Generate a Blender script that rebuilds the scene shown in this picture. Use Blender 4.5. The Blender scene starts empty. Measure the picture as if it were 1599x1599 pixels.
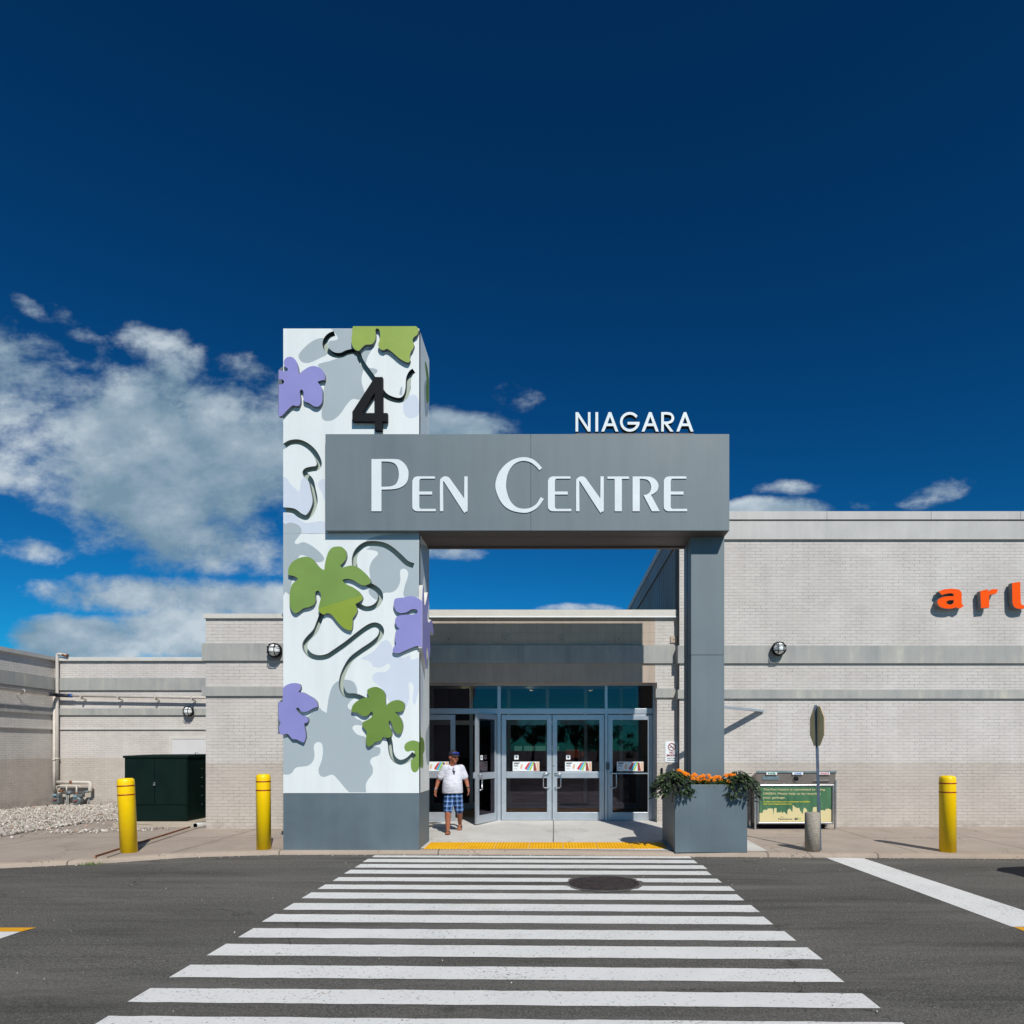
import bpy, bmesh, math, random
from mathutils import Vector, Matrix, Quaternion
from mathutils.geometry import delaunay_2d_cdt
random.seed(7)
R = math.radians
SC = bpy.context.scene
COL = SC.collection

# ------------------------------------------------------------------ camera
FPX, VX, VY, H = 1040.0, 865.0, 1169.0, 1.75      # focal length, vanishing point (photo px), eye height
cam = bpy.data.cameras.new('camera'); camo = bpy.data.objects.new('camera', cam); COL.objects.link(camo)
camo.location = (0, 0, H); camo.rotation_euler = (R(90), 0, 0)
cam.sensor_width = 36; cam.lens = 36 * FPX / 1599
cam.shift_x = (799.5 - VX) / 1599; cam.shift_y = (VY - 799.5) / 1599
cam.clip_end = 3000; SC.camera = camo
SC.view_settings.view_transform = 'Standard'; SC.view_settings.look = 'None'
SC.view_settings.exposure = 0.0; SC.view_settings.gamma = 1.0
try: SC.view_settings.use_curve_mapping = False
except Exception: pass

# ------------------------------------------------------------------ sun and sky
SUN = Vector((0.385, -1.0, 0.98)).normalized()      # towards the sun
ELEV = math.asin(SUN.z); AZ = math.atan2(SUN.x, SUN.y)
sl = bpy.data.lights.new('sun', 'SUN'); sl.energy = 4.35; sl.angle = R(0.53); sl.color = (1.0, 0.968, 0.905)
so = bpy.data.objects.new('sun', sl); COL.objects.link(so)
so.rotation_euler = (-SUN).to_track_quat('-Z', 'Y').to_euler(); so.location = (20, -30, 40)

W = bpy.data.worlds.new('World'); SC.world = W; W.use_nodes = True
def world():
    nt = W.node_tree; nt.nodes.clear(); N = nt.nodes; L = nt.links
    def nd(t, **k):
        n = N.new(t)
        for a, b in k.items(): setattr(n, a, b)
        return n
    def m(op, a, b=None, c=None, clamp=False):
        n = nd('ShaderNodeMath', operation=op, use_clamp=clamp)
        for i, v in enumerate((a, b, c)):
            if v is None: continue
            if isinstance(v, (int, float)): n.inputs[i].default_value = v
            else: L.new(v, n.inputs[i])
        return n.outputs[0]
    tc = nd('ShaderNodeTexCoord'); sp = nd('ShaderNodeSeparateXYZ'); L.new(tc.outputs['Generated'], sp.inputs[0])
    y = m('MAXIMUM', sp.outputs[1], 0.05)
    u = m('DIVIDE', sp.outputs[0], y); v = m('DIVIDE', sp.outputs[2], y)
    cb = nd('ShaderNodeCombineXYZ'); L.new(u, cb.inputs[0]); L.new(v, cb.inputs[1])
    def noise(scale, det, rough, vec, off=0, col=False):
        n = nd('ShaderNodeTexNoise'); n.inputs['Scale'].default_value = scale; n.inputs['Detail'].default_value = det
        n.inputs['Roughness'].default_value = rough
        mp = nd('ShaderNodeMapping'); L.new(vec, mp.inputs['Vector']); mp.inputs['Location'].default_value = (off, off * .7, off * .3)
        mp.inputs['Scale'].default_value = (0.75, 1.15, 1)
        L.new(mp.outputs[0], n.inputs['Vector']); return n.outputs['Color' if col else 'Fac']
    wn = noise(5, 3, .55, cb.outputs[0], 3.1, True)
    sub = nd('ShaderNodeVectorMath', operation='SUBTRACT'); L.new(wn, sub.inputs[0]); sub.inputs[1].default_value = (.5, .5, .5)
    sc = nd('ShaderNodeVectorMath', operation='SCALE'); L.new(sub.outputs[0], sc.inputs[0]); sc.inputs['Scale'].default_value = 0.035
    ad = nd('ShaderNodeVectorMath', operation='ADD'); L.new(cb.outputs[0], ad.inputs[0]); L.new(sc.outputs[0], ad.inputs[1])
    ws = nd('ShaderNodeSeparateXYZ'); L.new(ad.outputs[0], ws.inputs[0])
    U, V_ = ws.outputs[0], ws.outputs[1]
    # cloud banks: (azimuth px, height px, half widths, strength, tilt)
    banks = [(235, 720, 285, 135, 1.0, .12), (30, 622, 150, 92, .85, .5), (350, 715, 120, 70, .75, 0), (340, 850, 175, 55, .85, 0.05), (330, 935, 240, 34, .95, .04),
             (130, 1000, 110, 40, 1.25, 0), (290, 985, 150, 46, 1.15, 0), (420, 1010, 120, 34, .9, 0), (700, 668, 100, 30, .92, .12), (800, 612, 44, 26, .2, -.3),
             (1205, 796, 100, 20, .9, 0), (1455, 775, 62, 22, .42, -.35), (1350, 784, 34, 12, .45, 0), (1235, 762, 40, 12, .4, 0), (700, 862, 80, 13, .72, 0),
             (900, 950, 60, 8, .7, 0), (125, 515, 60, 18, .36, .7), (245, 545, 90, 40, .48, .6), (400, 590, 60, 26, .4, .4), (50, 480, 40, 14, .42, .5), (30, 860, 80, 26, .62, 0),
             (-300, 800, 300, 120, .9, 0), (2300, 950, 400, 60, .8, 0)]
    tot = None
    for px, py, rx, ry, s, t in banks:
        cu, cv = (px - VX) / FPX, (VY - py) / FPX
        du = m('SUBTRACT', U, cu); dv = m('SUBTRACT', V_, cv)
        c, s_ = math.cos(-t), math.sin(-t)
        a = m('ADD', m('MULTIPLY', du, c * FPX / rx), m('MULTIPLY', dv, s_ * FPX / rx))
        b = m('ADD', m('MULTIPLY', du, -s_ * FPX / ry), m('MULTIPLY', dv, c * FPX / ry))
        d = m('ADD', m('MULTIPLY', a, a), m('MULTIPLY', b, b))
        k = m('MULTIPLY', m('SUBTRACT', 1.0, m('MULTIPLY', d, 0.62)), s)
        tot = k if tot is None else m('SMOOTH_MAX', tot, k, 0.12)
    tot = m('MAXIMUM', tot, -1.0)
    n1 = noise(7.5, 10, .63, ad.outputs[0], 1.7)
    n2 = noise(24, 5, .6, ad.outputs[0], 9.2)
    fb = m('ADD', m('MULTIPLY', m('SUBTRACT', n1, .5), 2.1), m('MULTIPLY', m('SUBTRACT', n2, .5), .75))
    den = m('SUBTRACT', m('ADD', tot, fb), 0.30)
    al = nd('ShaderNodeMapRange', interpolation_type='SMOOTHSTEP'); L.new(den, al.inputs[0]); al.inputs[1].default_value = -0.10; al.inputs[2].default_value = 0.54
    front = m('GREATER_THAN', sp.outputs[1], 0.06)
    alpha = m('MULTIPLY', m('MULTIPLY', al.outputs[0], front), 0.95)
    # cloud brightness: thin edges and bright tops, grey bellies
    up = nd('ShaderNodeVectorMath', operation='ADD'); L.new(ad.outputs[0], up.inputs[0]); up.inputs[1].default_value = (0.02, 0.055, 0)
    n3 = noise(7.5, 6, .55, up.outputs[0], 1.7)
    lit = m('SUBTRACT', n1, n3)
    n4 = noise(3.2, 4, .5, ad.outputs[0], 5.5)
    br = m('ADD', m('ADD', m('MULTIPLY', lit, 2.2), m('MULTIPLY', m('SUBTRACT', n2, .5), .45)), m('ADD', m('MULTIPLY', m('SUBTRACT', n4, .5), 1.5), .55), clamp=True)
    cr = nd('ShaderNodeValToRGB'); L.new(br, cr.inputs[0])
    cr.color_ramp.elements[0].position = 0.1; cr.color_ramp.elements[0].color = (.19, .30, .39, 1)
    cr.color_ramp.elements[1].position = 1.0; cr.color_ramp.elements[1].color = (.56, .64, .70, 1)
    e = cr.color_ramp.elements.new(.55); e.color = (.33, .43, .52, 1)
    # the clear sky: physical sky seen through a polarising filter
    sky = nd('ShaderNodeTexSky', sky_type='NISHITA'); sky.sun_disc = False
    sky.sun_elevation = ELEV; sky.sun_rotation = AZ; sky.altitude = 200; sky.air_density = 1.0; sky.dust_density = 0.3; sky.ozone_density = 3.0
    skm = nd('ShaderNodeVectorMath', operation='MULTIPLY'); L.new(sky.outputs[0], skm.inputs[0]); skm.inputs[1].default_value = SKYMUL
    gm = nd('ShaderNodeGamma'); L.new(skm.outputs[0], gm.inputs[0]); gm.inputs[1].default_value = SKYGAM
    clm = nd('ShaderNodeVectorMath', operation='SCALE'); L.new(cr.outputs[0], clm.inputs[0]); clm.inputs['Scale'].default_value = 1 / WST
    mx = nd('ShaderNodeMix', data_type='RGBA'); L.new(alpha, mx.inputs[0]); L.new(gm.outputs[0], mx.inputs[6]); L.new(clm.outputs[0], mx.inputs[7])
    bg = nd('ShaderNodeBackground'); L.new(mx.outputs[2], bg.inputs[0]); bg.inputs[1].default_value = WST
    out = nd('ShaderNodeOutputWorld'); L.new(bg.outputs[0], out.inputs[0])
WST = 0.1; SKYMUL = (0.07, 0.352, 0.425); SKYGAM = 1.55
world()

# ------------------------------------------------------------------ materials
def lin(c):
    c = c / 255.0
    return c / 12.92 if c <= .04045 else ((c + .055) / 1.055) ** 2.4
def rgb(r, g, b, f=1.0): return (lin(r) * f, lin(g) * f, lin(b) * f, 1)
class NT:
    def __init__(s, name, rough=.5, metal=0, spec=.5):
        s.m = bpy.data.materials.new(name); s.m.use_nodes = True; s.t = s.m.node_tree; s.N = s.t.nodes; s.L = s.t.links
        s.b = s.N['Principled BSDF']; s.b.inputs['Roughness'].default_value = rough; s.b.inputs['Metallic'].default_value = metal
        s.b.inputs['Specular IOR Level'].default_value = spec
        g = s.N.new('ShaderNodeNewGeometry'); s.pos = g.outputs['Position']
    def n(s, t, **k):
        x = s.N.new(t)
        for a, b in k.items(): setattr(x, a, b)
        return x
    def math(s, op, a, b=None, c=None, clamp=False):
        x = s.n('ShaderNodeMath', operation=op, use_clamp=clamp)
        for i, v in enumerate((a, b, c)):
            if v is None: continue
            if isinstance(v, (int, float)): x.inputs[i].default_value = v
            else: s.L.new(v, x.inputs[i])
        return x.outputs[0]
    def noise(s, scale, det=4, rough=.55, vs=(1, 1, 1), loc=(0, 0, 0), vec=None):
        mp = s.n('ShaderNodeMapping'); s.L.new(vec or s.pos, mp.inputs[0]); mp.inputs['Scale'].default_value = vs; mp.inputs['Location'].default_value = loc
        x = s.n('ShaderNodeTexNoise'); s.L.new(mp.outputs[0], x.inputs['Vector'])
        x.inputs['Scale'].default_value = scale; x.inputs['Detail'].default_value = det; x.inputs['Roughness'].default_value = rough
        return x.outputs['Fac']
    def ramp(s, f, stops):
        x = s.n('ShaderNodeValToRGB'); s.L.new(f, x.inputs[0]); e = x.color_ramp.elements
        while len(e) < len(stops): e.new(.5)
        for q, (p, c) in zip(e, stops):
            q.position = p; q.color = c if len(c) == 4 else (*c, 1)
        return x.outputs[0]
    def mr(s, f, a, b, c=0, d=1, sm=False):
        x = s.n('ShaderNodeMapRange'); s.L.new(f, x.inputs[0])
        if sm: x.interpolation_type = 'SMOOTHSTEP'
        for i, v in enumerate((a, b, c, d)): x.inputs[i + 1].default_value = v
        return x.outputs[0]
    def mix(s, f, a, b, bt='MIX'):
        x = s.n('ShaderNodeMix', data_type='RGBA', blend_type=bt)
        for i, v in ((0, f), (6, a), (7, b)):
            if isinstance(v, (int, float)): x.inputs[i].default_value = v
            elif isinstance(v, tuple): x.inputs[i].default_value = v
            else: s.L.new(v, x.inputs[i])
        return x.outputs[2]
    def sep(s):
        x = s.n('ShaderNodeSeparateXYZ'); s.L.new(s.pos, x.inputs[0]); return x.outputs
    def bump(s, h, st=.3, d=.01):
        x = s.n('ShaderNodeBump'); s.L.new(h, x.inputs['Height']); x.inputs['Strength'].default_value = st; x.inputs['Distance'].default_value = d
        s.L.new(x.outputs[0], s.b.inputs['Normal'])
    def col(s, c):
        if isinstance(c, tuple): s.b.inputs['Base Color'].default_value = c
        else: s.L.new(c, s.b.inputs['Base Color'])
    def rgh(s, c): s.L.new(c, s.b.inputs['Roughness'])
def var(name, c, rough=.5, metal=0, amt=.10, scale=3, spec=.5, streak=0, fine=.04, bump=0):
    """painted or metal surface with slight unevenness"""
    t = NT(name, rough, metal, spec)
    n = t.noise(scale, 5, .6)
    d = tuple(x * (1 - amt * 1.3) for x in c[:3]) + (1,); l = tuple(min(1, x * (1 + amt)) for x in c[:3]) + (1,)
    k = t.ramp(n, [(.3, d), (.7, l)])
    if fine:
        f = t.noise(90, 2, .5); k = t.mix(1.0, k, t.ramp(f, [(.3, (1 - fine * 2,) * 3), (.7, (1, 1, 1))]), 'MULTIPLY')
    if streak:
        s = t.noise(6, 4, .6, (1, 1, .06)); k = t.mix(1.0, k, t.ramp(s, [(.35, (1 - streak,) * 3), (.6, (1, 1, 1))]), 'MULTIPLY')
    t.col(k); t.rgh(t.mr(n, .3, .7, rough * .85, min(1, rough * 1.15)))
    if bump: t.bump(t.noise(60, 3, .6), bump, .01)
    return t.m
def brick(name, axis=0, c=(203, 197, 191), cl=(191, 182, 172), zs=1.46, bw=.226, bh=.0677, off=.5, mortar=.0045, amt=1.0, jag=0):
    t = NT(name, .8, 0, .25); o = t.sep(); h = o[axis]
    cb = t.n('ShaderNodeCombineXYZ'); t.L.new(h, cb.inputs[0]); t.L.new(o[2], cb.inputs[1])
    w = t.noise(9, 2, .5); 
    b = t.n('ShaderNodeTexBrick'); b.offset = off; b.squash = 1
    t.L.new(cb.outputs[0], b.inputs['Vector']); b.inputs['Scale'].default_value = 1
    b.inputs['Brick Width'].default_value = bw; b.inputs['Row Height'].default_value = bh; b.inputs['Mortar Size'].default_value = mortar
    b.inputs['Mortar Smooth'].default_value = .35; b.inputs['Bias'].default_value = 0
    b.inputs['Color1'].default_value = (.93, .93, .93, 1); b.inputs['Color2'].default_value = (1, 1, 1, 1); b.inputs['Mortar'].default_value = (.9, .9, .9, 1)
    up = rgb(*c); lo = rgb(*cl)
    nz = t.noise(.5, 3, .5)
    f = t.mr(t.math('ADD', o[2], t.math('MULTIPLY', t.noise(30, 1, .5), .01)), zs - .012, zs + .012)
    base = t.mix(f, lo, up)
    base = t.mix(1.0, base, b.outputs['Color'], 'MULTIPLY')
    # fading, uneven joints
    fade = t.mr(t.noise(1.6, 4, .65, (1, 1, 2)), .36, .62, .12, 1.1)
    fade2 = t.mr(t.noise(14, 2, .5, (1, 1, 3)), .35, .6, .15, 1.15)
    mo = t.math('MULTIPLY', t.math('MULTIPLY', b.outputs['Fac'], fade), fade2)
    dk = t.mix(t.math('MULTIPLY', mo, .62 * amt), base, rgb(92, 88, 92))
    st = t.noise(3.5, 5, .62, (1, 1, .10)); 
    dk = t.mix(1.0, dk, t.ramp(st, [(.30, (.945, .94, .935)), (.55, (1, 1, 1)), (.75, (1.04, 1.04, 1.04))]), 'MULTIPLY')
    bl = t.noise(.9, 5, .6); dk = t.mix(1.0, dk, t.ramp(bl, [(.3, (.9, .89, .88)), (.65, (1.03, 1.03, 1.03))]), 'MULTIPLY')
    sp_ = t.math('MULTIPLY', t.mr(t.noise(26, 3, .7), .70, .74), t.mr(o[2], .2, .95, 1, 0))
    dk = t.mix(t.math('MULTIPLY', sp_, .5), dk, rgb(178, 120, 84))
    gr = t.math('MULTIPLY', t.mr(o[2], .07, .28, .45, 0), t.mr(t.noise(5, 4), .4, .65))
    dk = t.mix(gr, dk, rgb(120, 108, 96))
    t.col(dk)
    hgt = t.math('SUBTRACT', t.math('MULTIPLY', t.noise(40, 3, .6), .25), t.math('MULTIPLY', b.outputs['Fac'], 1.0))
    t.bump(hgt, .55 * amt, .006)
    return t.m
M = {}
def mats():
    M['brick'] = brick('painted_brick')
    M['brick_left'] = brick('painted_brick_left_wing', 1, (208, 202, 195), (194, 185, 175))
    M['fascia_tile'] = brick('soldier_course_tile', 0, (188, 172, 156), (188, 172, 156), 0, .187, .185, 0, .003, .9)
    M['fascia_tall'] = brick('tall_soldier_tile', 0, (182, 166, 151), (182, 166, 151), 0, .187, 3.1, 0, .003, .9)
    t = NT('weathered_cornice', .75, 0, .3)
    s = t.math('ADD', t.math('MULTIPLY', t.noise(5, 6, .72, (1, 1, .10)), .6), t.math('MULTIPLY', t.noise(2, 4, .6, (1, 1, .8)), .4)); k = t.ramp(s, [(.34, rgb(146, 147, 145)), (.48, rgb(160, 160, 156)), (.57, rgb(167, 166, 159)), (.66, rgb(186, 182, 170))])
    b2 = t.noise(1.3, 4); k = t.mix(1.0, k, t.ramp(b2, [(.3, (.92, .92, .93)), (.7, (1.03, 1.03, 1.02))]), 'MULTIPLY'); t.col(k); t.bump(t.noise(50, 3), .2, .005)
    M['cornice'] = t.m
    M['coping'] = var('metal_coping', rgb(190, 187, 182), .45, 0, .05, 1.5, .4, .06)
    M['flash'] = var('light_drip_edge', rgb(206, 202, 194), .5, 0, .05)
    M['shadowgap'] = var('dark_gap', rgb(60, 58, 58), .8)
    M['dark_clad'] = var('dark_ribbed_cladding', rgb(112, 108, 104), .5, 0, .08, 1, .5, .12)
    M['roof'] = var('roof_membrane', rgb(120, 118, 114), .9)
    # asphalt
    t = NT('asphalt', .92, 0, .2)
    a = t.noise(.35, 5, .6, (.5, 1.4, 1)); b = t.noise(62, 3, .8); c = t.noise(21, 4, .75)
    vf = t.n('ShaderNodeTexVoronoi', feature='F1'); vf.inputs['Scale'].default_value = 38; t.L.new(t.pos, vf.inputs['Vector'])
    k = t.ramp(a, [(.3, rgb(82, 80, 77)), (.5, rgb(94, 92, 88)), (.72, rgb(107, 104, 99))])
    k = t.mix(1.0, k, t.ramp(b, [(.34, (.38, .38, .38)), (.5, (.98, .98, .98)), (.66, (1.75, 1.72, 1.66))]), 'MULTIPLY')
    k = t.mix(1.0, k, t.ramp(c, [(.32, (.74, .74, .74)), (.68, (1.24, 1.24, 1.22))]), 'MULTIPLY')
    fl = t.math('MULTIPLY', t.mr(vf.outputs['Distance'], .0, .24, .75, 0), t.mr(t.noise(9, 2, .5, (1, 1, 1), (8, 8, 0)), .5, .62)); k = t.mix(fl, k, rgb(150, 146, 138))
    st = t.noise(1.2, 6, .7, (.30, 2.4, 1), (3, 1, 0)); k = t.mix(t.mr(st, .52, .70, 0, .6), k, rgb(52, 50, 48))
    lt = t.noise(.9, 5, .65, (.25, 1.6, 1), (13, 5, 0)); k = t.mix(t.mr(lt, .50, .68, 0, .5), k, rgb(122, 118, 112))
    oil = t.mr(t.noise(1.7, 3, .5, (1, 1, 1), (21, 3, 0)), .70, .76, 0, .5); k = t.mix(oil, k, rgb(44, 42, 42))
    vo = t.n('ShaderNodeTexVoronoi', feature='DISTANCE_TO_EDGE'); vo.inputs['Scale'].default_value = .33; ww = t.noise(1.6, 6, .7)
    cbx = t.n('ShaderNodeCombineXYZ'); t.L.new(ww, cbx.inputs[0]); t.L.new(ww, cbx.inputs[1]); av = t.n('ShaderNodeVectorMath', operation='ADD'); t.L.new(t.pos, av.inputs[0]); t.L.new(cbx.outputs[0], av.inputs[1]); t.L.new(av.outputs[0], vo.inputs['Vector'])
    ck = t.math('MULTIPLY', t.mr(vo.outputs['Distance'], .001, .0045, .8, 0), t.mr(t.noise(.35, 2, .5, (1, 1, 1), (5, 9, 0)), .50, .56)); k = t.mix(ck, k, rgb(40, 38, 37))
    t.col(k); t.bump(t.math('ADD', t.math('MULTIPLY', b, .8), c), .8, .008); M['asphalt'] = t.m
    def paint(name, c, worn=.5):
        t = NT(name, .65, 0, .35)
        a = t.noise(30, 5, .8); w = t.math('ADD', t.noise(1.3, 4, .65), t.math('MULTIPLY', t.noise(7, 3, .6, (.3, 2, 1)), .35))
        vo = t.n('ShaderNodeTexVoronoi', feature='DISTANCE_TO_EDGE'); vo.inputs['Scale'].default_value = 7
        mp = t.n('ShaderNodeMapping'); t.L.new(t.pos, mp.inputs[0]); ww = t.noise(5, 4, .6)
        av = t.n('ShaderNodeVectorMath', operation='ADD'); t.L.new(mp.outputs[0], av.inputs[0]); cbx = t.n('ShaderNodeCombineXYZ'); t.L.new(ww, cbx.inputs[0]); t.L.new(ww, cbx.inputs[1]); t.L.new(cbx.outputs[0], av.inputs[1]); t.L.new(av.outputs[0], vo.inputs['Vector'])
        crk = t.mr(vo.outputs['Distance'], .0, .022, 1, 0); crk = t.math('MULTIPLY', crk, t.mr(t.noise(.9, 3, .6, (1, 1, 1), (4, 2, 0)), .52, .66, 0, .8))
        hole = t.math('MULTIPLY', t.mr(t.math('ADD', a, t.math('MULTIPLY', w, .22)), .73, .79, 0, .8), 1.0)
        k = t.mix(t.noise(2.5, 5, .6), tuple(x * .80 for x in c[:3]) + (1,), c)
        f = t.math('MAXIMUM', crk, hole); k = t.mix(f, k, rgb(100, 98, 96)); t.col(k)
        t.bump(t.noise(120, 2, .7), .3, .004); return t.m
    M['paint'] = paint('white_road_paint', rgb(230, 229, 225)); M['ypaint'] = paint('yellow_road_paint', rgb(236, 168, 10))
    def conc(name, c, joints, rust=0):
        t = NT(name, .88, 0, .25); o = t.sep()
        a = t.noise(1.1, 6, .62); b = t.noise(70, 3, .7); w = t.noise(2.2, 4, .6)
        k = t.ramp(a, [(.3, tuple(x * .84 for x in c[:3])), (.6, c), (.8, tuple(x * 1.08 for x in c[:3]))])
        k = t.mix(1.0, k, t.ramp(b, [(.3, (.86, .86, .86)), (.65, (1.06, 1.06, 1.06))]), 'MULTIPLY')
        st = t.noise(.8, 5, .7, (1.4, .6, 1), (2, 6, 0)); k = t.mix(t.mr(st, .56, .72, 0, .34), k, rgb(104, 93, 84))
        J = None
        for ax, pos in joints:
            d = t.math('ABSOLUTE', t.math('SUBTRACT', t.math('ADD', o[ax], t.math('MULTIPLY', w, .02)), pos))
            f = t.mr(d, .006, .014, .85, 0); J = f if J is None else t.math('MAXIMUM', J, f)
        vo = t.n('ShaderNodeTexVoronoi', feature='DISTANCE_TO_EDGE'); vo.inputs['Scale'].default_value = .42
        cbx = t.n('ShaderNodeCombineXYZ'); t.L.new(w, cbx.inputs[0]); t.L.new(w, cbx.inputs[1]); av = t.n('ShaderNodeVectorMath', operation='ADD'); t.L.new(t.pos, av.inputs[0]); t.L.new(cbx.outputs[0], av.inputs[1]); t.L.new(av.outputs[0], vo.inputs['Vector'])
        ck = t.math('MULTIPLY', t.mr(vo.outputs['Distance'], .002, .006, .55, 0), t.mr(t.noise(.5, 2, .5, (1, 1, 1), (7, 3, 0)), .47, .55))
        J = ck if J is None else t.math('MAXIMUM', J, ck)
        k = t.mix(J, k, rgb(78, 70, 62)); t.col(k); t.bump(b, .25, .004); return t.m
    M['walk'] = conc('old_concrete', rgb(172, 158, 145), [(0, -6.15), (0, -9.6), (0, 5.9), (0, 7.9), (0, 10.2), (1, 12.55)])
    M['kerb'] = conc('kerb_concrete', rgb(172, 156, 140), [(0, -7.3), (0, -4.52), (0, -1.9), (0, 3.46), (0, 5.2), (0, 8.2)])
    M['apron'] = conc('new_concrete', rgb(206, 203, 196), [(0, .0), (0, 2.62)])
    M['pad'] = conc('pad_concrete', rgb(178, 165, 148), [])
    t = NT('gravel_bed', .95, 0, .2); t.col(t.ramp(t.noise(22, 4, .7), [(.35, rgb(120, 112, 104)), (.65, rgb(190, 182, 172))])); t.bump(t.noise(30, 4), .8, .03); M['gravelbed'] = t.m
    t = NT('pebble', .85, 0, .3); oi = t.n('ShaderNodeAttribute'); oi.attribute_name = 'tone'
    k = t.ramp(oi.outputs['Fac'], [(0, rgb(120, 112, 104)), (.3, rgb(168, 158, 148)), (.65, rgb(186, 177, 166)), (.93, rgb(222, 217, 208)), (1, rgb(170, 128, 100))]); k = t.mix(1.0, k, t.ramp(t.noise(60, 3), [(.3, (.85, .85, .85)), (.7, (1.05, 1.05, 1.05))]), 'MULTIPLY'); t.col(k); M['pebble'] = t.m
    # gate
    M['slate'] = var('slate_metal_panel', rgb(106, 118, 123), .55, 0, .06, .9, .5, .07, .02)
    M['slate_dark'] = var('dark_slate_soffit_shade', rgb(84, 78, 76), .6, 0, .05, .9)  # dark slate; on the soffit it also carries painted shade
    M['plinth'] = var('plinth_metal', rgb(96, 109, 116), .5, 0, .08, 1.6, .5, .07, .02)
    M['t_white'] = var('white_panel', rgb(224, 228, 226), .45, 0, .025, .7, .5, .05, .01)
    M['t_grey'] = var('grey_print', rgb(166, 176, 180), .42, 0, .02, .7, .5, .02, .01)
    M['t_pale'] = var('pale_lilac_print', rgb(202, 209, 220), .42, 0, .02, .7, .5, .02, .01)
    M['seam'] = var('panel_seam', rgb(150, 158, 160), .6)
    M['groove_wall_shade'] = var('groove_side_shade', rgb(128, 134, 132), .7); M['groove_black_shade'] = var('groove_side_deep_shade', rgb(40, 44, 50), .6); M['groove'] = var('groove_floor', rgb(172, 184, 172), .6, 0, .03)  # groove sides coloured darker than the panel to imitate recess shade
    M['leaf_top'] = var('lime_leaf_paint', rgb(143, 165, 68), .5, 0, .05, 2, .5, 0, .02)
    M['leaf_mid'] = var('green_leaf_paint', rgb(118, 147, 68), .5, 0, .05, 2, .5, 0, .02)
    M['leaf_lime'] = var('yellowish_leaf_paint', rgb(134, 154, 48), .5, 0, .05, 2, .5, 0, .02)
    M['leaf_dark'] = var('deep_green_leaf_paint', rgb(105, 133, 54), .5, 0, .05, 2, .5, 0, .02)
    M['purple'] = var('purple_leaf_paint', rgb(138, 136, 194), .5, 0, .04, 2, .5, 0, .02)
    M['edge'] = var('dark_grey_edge', rgb(96, 104, 112), .5)
    M['black'] = var('black_paint', rgb(12, 14, 18), .6, spec=.2)
    M['letter'] = var('white_acrylic', rgb(222, 228, 229), .3, 0, .02)
    M['letter_rim'] = var('letter_rim', rgb(74, 86, 94), .4)
    M['orange'] = var('orange_acrylic', rgb(252, 86, 0), .7, 0, .02, 3, .15)
    M['orange_rim'] = var('sign_letter_return', rgb(120, 120, 124), .5)
    M['alu'] = var('brushed_aluminium', rgb(190, 197, 204), .36, .55, .04, 5, .5, 0, .03)
    M['alu_dark'] = var('dark_aluminium', rgb(90, 98, 106), .4, .5, .05)
    M['steel'] = var('stainless_steel', rgb(200, 200, 202), .26, .9, .05, 6)
    M['steel_brown'] = var('dull_steel', rgb(138, 130, 124), .45, .35, .08, 4)
    M['galv'] = var('galvanised_post', rgb(104, 114, 130), .42, .6, .12, 8)
    M['signback'] = var('sign_back_aluminium', rgb(228, 208, 150), .6, 0, .12, 5)
    M['signred'] = var('red_sign_face', rgb(190, 20, 26), .4)
    M['white'] = var('white_sheet', rgb(232, 236, 238), .45, 0, .02)
    M['red'] = var('dark_red_print', rgb(140, 24, 44), .5, fine=0)
    M['ink'] = var('dark_ink', rgb(44, 46, 52), .5, fine=0)
    t = NT('bollard_yellow', .38, 0, .4); k = t.ramp(t.noise(4, 5, .6), [(.3, rgb(250, 200, 0)), (.7, rgb(255, 212, 0))])
    sc = t.mr(t.noise(7, 6, .8, (2, 2, .7)), .61, .67, 0, .4); k = t.mix(sc, k, rgb(206, 158, 20)); ch = t.mr(t.noise(28, 4, .8, (1, 1, .6)), .70, .73, 0, .6); k = t.mix(ch, k, rgb(110, 86, 50)); t.col(k); M['yellow'] = t.m
    M['redband'] = var('bollard_red_band', rgb(150, 44, 14), .4)
    t = NT('exposed_aggregate', .9, 0, .2); k = t.ramp(t.noise(95, 3, .8), [(.34, rgb(104, 96, 86)), (.5, rgb(160, 150, 136)), (.68, rgb(206, 198, 184))]); t.col(k); t.bump(t.noise(95, 3, .8), .7, .008); M['aggregate'] = t.m
    M['green_box'] = var('dark_green_cabinet', rgb(2, 27, 21), .6, 0, .16, 2.5, .2, .1)
    M['pipe'] = var('painted_pipe', rgb(200, 192, 182), .5, 0, .08, 5)
    M['pipe_rust'] = var('rust', rgb(132, 84, 54), .85, 0, .2, 12)
    M['sleeve'] = var('black_sleeve', rgb(34, 38, 50), .5)
    M['bluetape'] = var('blue_tape', rgb(20, 70, 150), .5)
    M['meter'] = var('grey_meter', rgb(104, 112, 114), .45, .2, .1, 9)
    M['meter_dial'] = var('meter_dial', rgb(130, 160, 172), .2)
    M['lampglass'] = var('frosted_lamp_glass', rgb(244, 248, 246), .25, 0, .06, 20)
    t = NT('tactile_yellow', .6, 0, .3); o = t.sep(); wv = t.math('SINE', t.math('MULTIPLY', o[0], 2 * math.pi / .052)); k = t.ramp(t.noise(3, 5), [(.3, rgb(240, 172, 0)), (.7, rgb(255, 192, 10))]); k = t.mix(t.mr(t.noise(16, 4, .7), .64, .74, 0, .5), k, rgb(150, 112, 50)); t.col(k); t.bump(wv, .8, .006); M['tactile'] = t.m
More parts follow.
